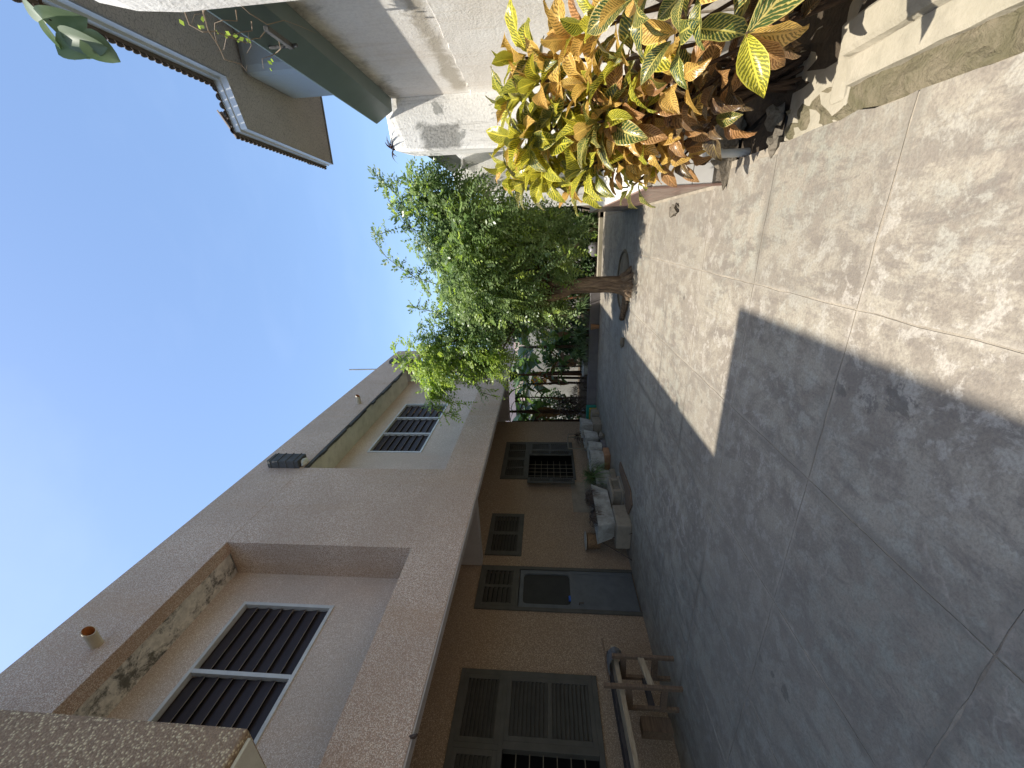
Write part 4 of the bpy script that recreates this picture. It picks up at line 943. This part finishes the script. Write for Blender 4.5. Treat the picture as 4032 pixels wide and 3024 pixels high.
def big_leaf(mb, p, d, l, w, rr, mi=0, n=7, droop=1.5, ragged=False):
    d = Vector(d).normalized(); side = d.cross(Vector((0, 0, 1))).normalized(); p = Vector(p); e = math.asin(max(-1, min(1, d.z))); h = Vector((d.x, d.y, 0)).normalized(); vs = []
    for i in range(n+1):
        t = i/n; wd = w*math.sin(math.pi*(.06+.92*t))**.7*(1+(rr.uniform(-.25, .2) if ragged else 0)); nrm = Vector((0, 0, 1))
        vs += [p-side*wd+nrm*wd*.25, p, p+side*wd+nrm*wd*.25]; ee = e-droop*t; p = p+(h*math.cos(ee)+Vector((0, 0, math.sin(ee))))*l/n
    mb.add(vs, [f for i in range(n) for f in ((i*3, i*3+1, i*3+4, i*3+3), (i*3+1, i*3+2, i*3+5, i*3+4))], mi)
def stem_plant(base, h, nl, label, seed, stem='dark_bark', leaf='leaf_banana', l=.7, w=.12, lean=(0, 0), low=.5, cat='plant', name='banana_plant', dead=2, r=.05):
    t = thing(name, base, label, cat); rr = random.Random(seed); b0 = Vector(base); top = b0+Vector((lean[0], lean[1], h))
    MB().tube([b0-Vector((0, 0, .1)), b0.lerp(top, .35)+Vector((rr.uniform(-.04, .04), 0, 0)), b0.lerp(top, .7), top], [r*1.25, r, r*.85, r*.5], 9).build('stem', stem, t, smooth=True)
    for k in range(nl):
        a = rr.uniform(0, 6.28); f_ = rr.uniform(low, 1.0); p = b0.lerp(top, f_); e = rr.uniform(.1, 1.1)
        mb = MB(); d = Vector((math.cos(a)*math.cos(e), math.sin(a)*math.cos(e), math.sin(e))); q = p+d*.18
        mb.tube([p, q], [.012, .008], 5); big_leaf(mb, q, d, l*rr.uniform(.7, 1.1), w*rr.uniform(.8, 1.2), rr)
        mb.build('leaf', leaf, t, fix=False, smooth=True)
    for k in range(dead):
        a = rr.uniform(0, 6.28); p = b0.lerp(top, rr.uniform(.5, .8)); mb = MB(); big_leaf(mb, p, (math.cos(a), math.sin(a), -.3), l*.8, w*.6, rr, droop=1.2); mb.build('dead_leaf', 'leaf_dead', t, fix=False)
    return t
stem_plant((-3.55, 12.3, 0), 2.3, 9, 'dark-stemmed garden plant with drooping broad leaves above the middle spider plant', 41, l=.75, w=.13, low=.45, name='garden_plant')
stem_plant((-4.75, 12.9, 0), 2.9, 9, 'tall garden plant with brown peeling stem in the middle of the far bed', 42, stem='red_bark', l=.8, w=.10, low=.6, name='garden_plant', dead=3)
stem_plant((-5.50, 12.6, 0), 2.6, 9, 'thin dark-stemmed garden plant with spiky crown left of the dead dry shrub', 43, l=.7, w=.07, low=.6, name='garden_plant', r=.03)
stem_plant((-6.25, 13.0, 0), 3.0, 8, 'thick ragged banana stem close to the house corner', 44, stem='dark_bark', l=.9, w=.16, low=.55, dead=3, r=.08)
stem_plant((-2.35, 12.0, 0), 1.9, 8, 'reddish crooked stem with small leaves just left of the tree trunk', 45, stem='red_bark', l=.4, w=.06, low=.4, name='garden_plant', r=.035, lean=(.25, .1))
stem_plant((-1.9, 12.4, 0), 2.0, 10, 'leaning reddish stem with light leaves right behind the tree trunk', 46, stem='red_bark', l=.45, w=.08, low=.4, name='garden_plant', r=.04, lean=(-.35, .1))
stem_plant((-3.1, 12.0, 0), 1.5, 11, 'leafy plant with big drooping dark leaves above the middle spider plant', 91, l=.62, w=.13, low=.35, name='garden_plant', dead=1, r=.03)
stem_plant((-4.2, 12.2, 0), 1.3, 11, 'low plant with broad hanging leaves just left of the grey bowl', 92, l=.58, w=.12, low=.3, name='garden_plant', dead=1, r=.03)
stem_plant((-5.1, 12.9, 0), 2.3, 12, 'bushy-headed stem with narrow leaves under the upper floor corner', 93, l=.55, w=.05, low=.7, name='garden_plant', dead=2, r=.04)
stem_plant((-6.9, 13.4, 0), 2.9, 12, 'ragged banana stem right behind the house corner', 94, l=.9, w=.14, low=.5, dead=4, r=.10)
stem_plant((2.3, 10.6, 0), 3.3, 12, 'banana plant with torn pale leaves rising beyond the boundary wall', 47, stem='dark_bark', l=1.2, w=.2, low=.7, dead=1, r=.08)
def shrub(c, rad, n, label, seed, matn='leaf_dark', ll=.09, lw=.06, cat='shrub', hstem=.5, name='shrub'):
    t = thing(name, (c[0], c[1], 0), label, cat); g_ = np.random.default_rng(seed); d = g_.normal(0, 1, (n, 3)); d /= np.linalg.norm(d, axis=1, keepdims=True)
    lump = 1+.22*np.sin(d[:, 0]*7+seed)*np.cos(d[:, 2]*6); p = np.array(c)+d*(g_.uniform(.35, 1, n)**.6*lump)[:, None]*np.array(rad); p[:, 2] = np.maximum(p[:, 2], .05)
    dd = d+g_.normal(0, .7, (n, 3)); dd /= np.linalg.norm(dd, axis=1, keepdims=True); up = np.array([-.2, -.4, .8])+g_.normal(0, .5, (n, 3)); w = np.cross(dd, up); w /= np.linalg.norm(w, axis=1, keepdims=True)
    l = g_.uniform(.6, 1.2, n)[:, None]; V = np.stack([p, p+dd*ll*l*.5+w*lw*.5*l, p+dd*ll*l, p+dd*ll*l*.5-w*lw*.5*l], 1).reshape(-1, 3)
    quads_obj('foliage', V, np.arange(len(V)).reshape(-1, 4), [matn], t)['kind'] = 'stuff'
    rr = random.Random(seed); mb = MB()
    for k in range(5): a = rr.uniform(0, 6.28); mb.tube([(c[0]+.05*math.cos(a), c[1]+.05*math.sin(a), -.05), (c[0]+rad[0]*.5*math.cos(a), c[1]+rad[1]*.4*math.sin(a), c[2])], [.03, .012], 6)
    mb.build('stem', 'dark_bark', t); return t
for k_, (x, y, h, l, w, lab) in enumerate([(-4.1, 14.2, 2.2, 1.5, .26, 'banana plant with wide torn leaves added to shade the rear wall, centre of the bed'), (-5.4, 14.8, 2.5, 1.6, .26, 'banana plant with arching leaves added to shade the rear wall, by the orange blossoms'), (-7.0, 14.5, 2.6, 1.5, .25, 'banana plant nearest the house corner, added to shade the rear wall'), (-3.0, 15.2, 2.4, 1.5, .26, 'added shade-casting banana plant between the middle spider plant and the rear wall'), (-8.6, 15.2, 2.5, 1.5, .25, 'banana plant added to cast shade, mostly hidden behind the house corner'), (-1.6, 15.0, 2.3, 1.5, .26, 'banana plant added to cast shade behind the reddish leaning stems')]):
    stem_plant((x, y, 0), h, 9, lab, 80+k_, stem='dark_bark', leaf='leaf_banana', l=l, w=w, low=.75, r=.09, dead=3)  # banana plants added so that their leaves shade the rear wall
shrub((-.55, 12.2, 1.05), (1.25, .7, 1.3), 6500, 'large dark green leafy shrub in shade right of the tree trunk', 51, ll=.12, lw=.08)
shrub((.45, 12.6, 1.9), (.95, .6, 1.3), 4200, 'tall dark shrub in the far right corner by the wall', 52, ll=.14, lw=.10)
shrub((.05, 11.6, .35), (.28, .25, .33), 700, 'small round fine-leaved plant in the corner by the far kerb', 53, 'leaf_tree', .10, .018, 'plant', name='corner_plant')
shrub((-2.2, 13.6, 1.3), (.9, .5, 1.1), 2600, 'open green shrub against the rear wall left of the tree trunk', 54, ll=.13, lw=.08)
shrub((-4.0, 18.6, 2.7), (1.4, .5, .5), 1300, 'band of green foliage overhanging the top of the rear wall', 55, ll=.2, lw=.1)
shrub((-6.8, 18.6, 2.8), (1.3, .5, .5), 1000, 'leafy climber top of the rear wall beside the house', 56, ll=.18, lw=.08)
shrub((-5.6, 12.0, .75), (.32, .3, .42), 700, 'dark purple low shrub beneath the thin garden plant', 57, 'leaf_purple', .16, .03, 'shrub')
shrub((-4.9, 11.55, .35), (.45, .22, .33), 1500, 'dead brown tangle of dry stems behind the far kerb', 58, 'dry', .16, .012, 'shrub', name='dry_shrub')
shrub((-4.9, 16.2, .9), (1.0, .6, .9), 2200, 'leafy dark shrub at the foot of the rear wall, middle of the bed', 95, ll=.16, lw=.09)
shrub((-7.6, 15.8, 1.2), (.9, .6, 1.2), 2200, 'leafy dark shrub by the rear wall nearest the house corner', 96, ll=.16, lw=.09)
shrub((-3.3, 13.2, .75), (.7, .4, .6), 1800, 'low dark shrub just behind the spider plants', 97, ll=.13, lw=.08)
shrub((-5.2, 13.6, 1.75), (.25, .2, .25), 160, 'cluster of orange blossoms hanging among the dark stems', 59, 'leaf_orange', .10, .06, 'blossom', name='blossom_cluster')
tag(blades((-2.15, 11.42, .32), 240, .66, .032, 'leaf_blade', 'spider_plant', None, None, 61, 25, 88, droop=1.2), 'right-hand spider plant trailing over the far kerb by the clay pot', 'plant', 'spider plants on the far kerb')
tag(blades((-2.95, 11.40, .34), 260, .70, .032, 'leaf_blade', 'spider_plant', None, None, 62, 25, 88, droop=1.2), 'middle spider plant on the far kerb, densest of the three', 'plant', 'spider plants on the far kerb')
tag(blades((-3.5, 11.42, .34), 240, .66, .032, 'leaf_blade', 'spider_plant', None, None, 63, 25, 88, droop=1.2), 'left spider plant on the far kerb beside the grey bowl', 'plant', 'spider plants on the far kerb')
tag(MB().lathe((-2.62, 11.05, 0), [(.001, .01), (.055, .01), (.075, .20), (.085, .20), (.085, .235), (.07, .235), (.06, .19), (.001, .19)], 16).build('clay_pot', 'clay', smooth=False), 'small terracotta pot standing in front of the far kerb', 'pot')
tag(MB().lathe((-4.0, 11.42, .16), [(.001, 0), (.16, 0), (.24, .22), (.27, .24), (.25, .26), (.20, .10), (.001, .10)], 18).build('bowl', 'white_tub'), 'wide grey concrete bowl behind the far kerb', 'bowl')
tag(rough_sphere((-.52, 11.5, .17), .2, 71, 12, 8, .08, (1.0, .8, .85), 0).build('plastic_sack', 'plastic_bag', smooth=True), 'rounded grey plastic sack lying under the dark shrub', 'sack')
tag(MB().box(-5.72, -5.12, 11.0, 11.13, .0, .30).build('crate', 'teal', bevel=.01), 'teal plastic crate standing against the far kerb', 'crate')
tag(MB().box(-5.75, -5.15, 10.85, 10.97, .0, .22).build('box', 'yellow', bevel=.01), 'flat yellow box in front of the teal crate', 'box')
tag(blades((-.2, 11.6, .1), 30, .35, .02, 'leaf_light', 'weed', None, None, 66, 20, 80), 'bright green weed sprouting in the shade by the grey sack', 'weed')
# ------------------------------------------------------------------ things along the house wall
def tub(x, y, z, w, l, h, label, rot=0, cat='tub', soil=True):
    t = thing('planter_tub', (x, y, z), label, cat); c, s_ = math.cos(rot), math.sin(rot)
    def R_(p): return (x+p[0]*c-p[1]*s_, y+p[0]*s_+p[1]*c, z+p[2])
    o_ = [(-w/2, -l/2), (w/2, -l/2), (w/2, l/2), (-w/2, l/2)]; rings = []
    for (k, zz) in ((.80, 0), (1, h), (.86, h), (.80, h-.06)): rings.append([R_((p[0]*k, p[1]*k, zz)) for p in o_])
    mb = MB(); 
    for a in range(3): mb.add(rings[a]+rings[a+1], [(i, (i+1) % 4, (i+1) % 4+4, i+4) for i in range(4)])
    mb.add(rings[0], [(3, 2, 1, 0)]); mb.build('body', 'white_tub', t, bevel=.02)
    MB().add(rings[3], [(0, 1, 2, 3)]).build('soil', 'soil', t, fix=False); return t
def block(x0, x1, y0, y1, z0, z1, label, m_='block'): return tag(MB().box(x0, x1, y0, y1, z0, z1).build('concrete_block', m_, bevel=.02), label, 'block')
block(-5.55, -5.0, 5.64, 6.22, 0, .27, 'smooth concrete block nearest the tripod, under the long white trough')
bk = thing('hollow_block', (-4.95, 6.75, 0), 'grooved hollow concrete block beneath the far end of the white trough', 'block')
MB().box(-5.5, -4.88, 6.42, 7.0, 0, .055).box(-5.5, -4.88, 6.42, 7.0, .20, .25).box(-5.5, -4.88, 6.48, 6.56, .055, .20).box(-5.5, -4.88, 6.86, 6.94, .055, .20).build('body', 'block', bk, bevel=.012)
MB().box(-5.48, -4.90, 6.565, 6.855, .056, .195).build('core', 'rock', bk)
tr = tub(-5.28, 6.32, .275, .46, 1.25, .32, 'long white trough planter with dry plants on two concrete blocks'); 
tag(blades((-5.22, 6.70, .62), 260, .34, .020, 'dry', 'dry_plant', None, None, 72, -10, 70, droop=1.6), 'dry brown plant hanging over the middle of the white trough', 'plant')
tag(blades((-5.18, 6.08, .62), 150, .32, .020, 'dry', 'dry_plant', None, None, 73, -10, 60, droop=1.6), 'small withered plant at the near end of the white trough', 'plant')
tub(-5.3, 7.42, .12, .36, .5, .34, 'old stained tub under the big green strap-leaved plant')
block(-5.5, -5.1, 7.2, 7.6, 0, .12, 'flat block under the strap-leaved plant\'s stained tub')
tag(blades((-5.22, 7.45, .42), 280, .58, .019, 'leaf_blade', 'strap_leaf_plant', None, None, 74, -5, 85, droop=1.3), 'big green strap-leaved plant beside the white tubs', 'plant')
def round_tub(x, y, z, r, h, label, sq=1.0):
    t = thing('round_tub', (x, y, z), label, 'tub'); MB().lathe((x, y, z), [(.001, 0), (r*.86, 0), (r*.95, h*.4), (r, h), (r*.9, h), (r*.86, h-.07), (.001, h-.07)], 20, sq=sq).build('body', 'white_tub', t, smooth=False); return t
round_tub(-5.35, 8.30, .15, .26, .32, 'nearest round white tub on a terracotta block', 1.15)
block(-5.5, -5.08, 8.12, 8.5, 0, .148, 'terracotta brown block under the nearest round white tub', 'clay')
round_tub(-5.38, 8.86, .12, .23, .34, 'middle white tub between the round tub and the square one')
block(-5.55, -5.2, 8.75, 9.1, 0, .118, 'dark small block under the middle white tub', 'grey_kerb')
tub(-5.38, 9.36, .15, .42, .46, .36, 'square grey and white peeling tub, third in the row')
tag(rough_sphere((-5.15, 9.22, .075), .10, 75, 10, 6, .2, (1, 1, .75), 0).build('stone', 'rock'), 'speckled round stone under the square peeling tub', 'stone')
tub(-5.32, 9.98, .24, .42, .62, .32, 'farthest grey tub tipped on blocks near the house corner', .15)
block(-5.5, -5.08, 9.75, 10.2, 0, .235, 'concrete block under the farthest grey tub')
block(-5.5, -5.0, 10.3, 10.6, 0, .22, 'brown block at the end of the tub row by the teal crate')
tag(blades((-5.6, 9.95, .6), 60, .3, .03, 'leaf_purple', 'dark_plant', None, None, 76, 0, 80, droop=1.2), 'dark leafy plant behind the farthest grey tub', 'plant')
cf = thing('broken_chair_frame', (-5.45, 9.35, .45), 'bare metal chair frame standing on the tubs under the far window', 'chair frame')
mb = MB(); A_ = [(-5.45, 9.04, .52), (-5.45, 9.04, .96), (-5.45, 9.63, .95), (-5.45, 9.68, .52)]; mb.tube(A_[:2], .016, 6); mb.tube(A_[1:3], .016, 6); mb.tube(A_[2:], .016, 6)
mb.build('front_frame', 'bar', cf); MB().tube([(-5.45, 9.63, .95), (-5.6, 10.1, .9), (-5.6, 10.1, .6)], .014, 6).build('back_leg', 'bar', cf); MB().tube([(-5.45, 9.04, .6), (-5.45, 9.67, .6)], .012, 6).build('rail', 'bar', cf)
mb = MB().prism([(-4.62, 7.02), (-4.50, 6.95), (-4.43, 5.95), (-4.62, 5.74), (-5.22, 6.06), (-4.78, 6.30), (-4.72, 6.9)], .004, .03)
tag(mb.build('board', 'wood_brown', bevel=.004), 'worn brown board lying flat in front of the concrete blocks', 'board')
# tripod with wicker pot
tp = thing('plant_stand', (-5.6, 5.9, 0), 'thin iron tripod stand holding a frayed wicker pot beside the door', 'plant stand')
pc = Vector((-5.66, 5.95, .52))
for f_ in ((-5.15, 5.62, 0), (-5.72, 6.18, 0), (-5.62, 5.46, 0)): MB().tube([pc+Vector((0, 0, 0)), f_], .009, 6).build('leg', 'rust', tp)
MB().lathe(pc, [(.001, 0), (.12, 0), (.135, .1), (.14, .22), (.15, .24), (.12, .24), (.001, .2)], 14).build('wicker_pot', 'rattan', tp)
wr = MB(); rr = random.Random(2)
for k in range(6): z = .02+k*.036; wr.tube([pc+Vector((math.cos(a)*.142, math.sin(a)*.142, z+rr.uniform(-.008, .008))) for a in [i*.5 for i in range(13)]], .011, 5)
wr.build('wicker_bands', 'rattan', tp)
MB().lathe(pc+Vector((0, 0, .24)), [(.001, .03), (.17, .02), (.18, .035), (.001, .05)], 14).build('saucer', 'white_tub', tp)
# wooden trestle with planks
ts = thing('wooden_trestle', (-5.1, 3.1, 0), 'rough wooden trestle of thin battens holding two long planks under the near window', 'trestle')
LX, RXX, NY, FY = -5.30, -4.92, 2.93, 3.27
for (x, y, tp_) in ((RXX, NY, .88), (RXX, FY, .74), (LX, NY, .60), (LX, FY, .60)): MB().bar((x, y, 0), (x-.01, y, tp_), .035, .05).build('leg', 'wood_brown', ts)
for (a, b_, m_) in (((RXX, NY, .34), (RXX, FY, .40), 'wood_pale'), ((LX, NY, .30), (LX, FY, .32), 'wood_dark'), ((LX, NY-.0, .18), (RXX, NY, .20), 'wood_brown'), ((LX, FY, .20), (RXX, FY, .22), 'wood_brown'), ((LX, NY, .56), (RXX, NY, .60), 'wood_brown'), ((LX, FY, .58), (RXX, FY, .60), 'wood_brown')):
    MB().bar(a, b_, .03, .07).build('rail', m_, ts)
MB().box(LX-.25, LX-.1, 2.75, 2.90, .10, .44).build('box_panel', 'wood_brown', ts)
mb = MB().obox((-5.02, 2.2, .66), (.10, .015, 0), (-.16, 1.30, .02), (0, 0, .028)); tag(mb.build('plank', 'wood_pale', bevel=.006), 'long pale weathered plank lying on the trestle, outer side', 'plank')
mb = MB().obox((-5.24, 2.2, .68), (.085, .01, 0), (-.12, 1.36, .02), (0, 0, .045)); tag(mb.build('plank', 'wood_dark', bevel=.006), 'long dark blackened plank lying on the trestle, wall side', 'plank')
mb = MB(); rr = random.Random(3)
for k in range(9):
    y = 3.28+k*.013; mb.tube([(-5.14+math.cos(a)*.20, y+rr.uniform(-.012, .012), .68+math.sin(a)*.085) for a in [i*.45 for i in range(15)]], .013, 5)
tag(mb.build('rope_binding', 'cloth'), 'grey rag rope wound round the far ends of the two planks', 'rope')
tag(MB().bar((-5.3, 3.2, .76), (-5.12, 3.62, .80), .03, .02).build('stick', 'wood_brown'), 'short stick poking out of the rag rope on the planks', 'stick')
# ------------------------------------------------------------------ neighbour's house, upper right
nh = thing('neighbour_house', (5.5, 10, 0), 'grey rendered neighbouring house with overhanging hipped tiled roof, upper right', 'house')
ZS = 7.5
MB().box(3.15, 9.0, 8.9, 10.55, 0, ZS+.01).build('wall', 'grey_render', nh, bevel=.15)
MB().box(4.2, 9.0, 2.0, 8.9, 0, ZS+.01).build('wall', 'grey_render', nh)
sof = MB().prism([(2.99, -2), (2.99, 8.38), (2.20, 8.62), (2.02, 11.9), (9.5, 12.2), (9.5, -2)], ZS, ZS+.03); sof.build('soffit', 'soffit_net', nh)
ed = [(2.99, -2), (2.99, 8.38), (2.20, 8.62), (2.02, 11.9), (9.5, 12.2)]
def offs(pl, d):
    out = []
    for i, p in enumerate(pl):
        a = Vector(pl[max(i-1, 0)]); b_ = Vector(pl[min(i+1, len(pl)-1)]); t = (b_-a).normalized(); out.append((p[0]-t.y*d, p[1]+t.x*d))
    return out
o1, o2 = offs(ed, .03), offs(ed, .12)
fb = MB(); n = len(ed)
pr = [(ed, ZS-.02), (o1, ZS-.03), (o1, ZS+.10), (offs(ed, .07), ZS+.12), (offs(ed, .07), ZS+.24), (ed, ZS+.24)]
vs = [(p[0], p[1], z) for pl, z in pr for p in pl]
fb.add(vs, [(k*n+i, k*n+i+1, (k+1)*n+i+1, (k+1)*n+i) for k in range(len(pr)-1) for i in range(n-1)]); fb.build('fascia', 'fascia', nh, fix=True)
rf = MB(); inn = [(7.5, -2), (7.5, 7.5), (7.5, 7.6), (7.5, 8.0), (9.5, 8.0)]; vs = [(p[0], p[1], ZS+.24) for p in ed]+[(p[0], p[1], ZS+1.0) for p in inn]
rf.add(vs, [(i, i+1, i+1+n, i+n) for i in range(n-1) if i != 1]); rf.build('roof', 'tile_brown', nh, fix=False)
eb = MB(); oe = offs(ed, .125); eb.add([(p[0], p[1], z) for pl, z in ((ed, ZS+.243), (oe, ZS+.243), (oe, ZS+.262), (ed, ZS+.262)) for p in pl], [(k*n+i, k*n+i+1, ((k+1)%4)*n+i+1, ((k+1)%4)*n+i) for k in range(4) for i in range(n-1)]); eb.build('eave_sun_block', 'tile_brown', nh)  # added strip that stops sun falling between the tiles
tl = MB(); hn = 6; r_ = .058; 
vs = []
for k in range(5):
    u = -.05+k*.14
    for i in range(hn+1): a = math.pi*i/hn; vs.append((math.cos(a)*r_, u, math.sin(a)*r_*.8-k*.0))
tl.add(vs, [(k*(hn+1)+i, k*(hn+1)+i+1, (k+1)*(hn+1)+i+1, (k+1)*(hn+1)+i) for k in range(4) for i in range(hn)])
vs2 = [(v[0]*.9, v[1], v[2]*.86-.004) for v in vs]; tl.add(vs2, [(k*(hn+1)+i, (k+1)*(hn+1)+i, (k+1)*(hn+1)+i+1, k*(hn+1)+i+1) for k in range(4) for i in range(hn)])
tl.add([vs[i] for i in range(hn+1)]+[vs2[i] for i in range(hn+1)], [(i, i+1, i+hn+2, i+hn+1) for i in range(hn)])
tme = tl.mesh('roof_tile', 'tile_brown')
for i in range(n-1):
    a, b_ = Vector(o2[i]), Vector(o2[i+1]); L_ = (b_-a).length; k = 0; t = (b_-a).normalized(); inw = Vector((t.y, -t.x))
    cnt = int(L_/.12)
    for k in range(cnt):
        p = a+t*(k+.5)*L_/cnt
        if p.y < 2: continue
        o = bpy.data.objects.new('roof_tile', tme); COL.objects.link(o); o.parent = nh
        sl_ = .5; yv = Vector((inw.x*math.cos(sl_), inw.y*math.cos(sl_), math.sin(sl_))); xv = Vector((t.x, t.y, 0)); zv = xv.cross(yv)
        if zv.z < 0: xv = -xv; zv = -zv
        mt = Matrix.Identity(4); loc = Vector((p.x, p.y, ZS+.25))-nh.location
        for q_ in range(3): mt[q_][0] = xv[q_]; mt[q_][1] = yv[q_]; mt[q_][2] = zv[q_]; mt[q_][3] = loc[q_]
        o.matrix_local = mt
GR = {'planter_tub': 'tubs and pots along the house wall', 'round_tub': 'tubs and pots along the house wall', 'concrete_block': 'blocks under the tubs along the house wall', 'hollow_block': 'blocks under the tubs along the house wall',
      'croton_bush': 'croton bushes by the right-hand wall', 'wall_pillar': 'pillars of the right-hand boundary wall', 'banana_plant': 'banana plants in the far garden', 'garden_plant': 'stemmed plants in the far garden',
      'shrub': 'shrubs in the far garden', 'stone': 'loose stones on the yard', 'plank': 'planks on the trestle'}
for o in list(bpy.data.objects):
    k = o.name.split('.')[0]
    if o.parent is None and k in GR and not o.get('group'): o['group'] = GR[k]
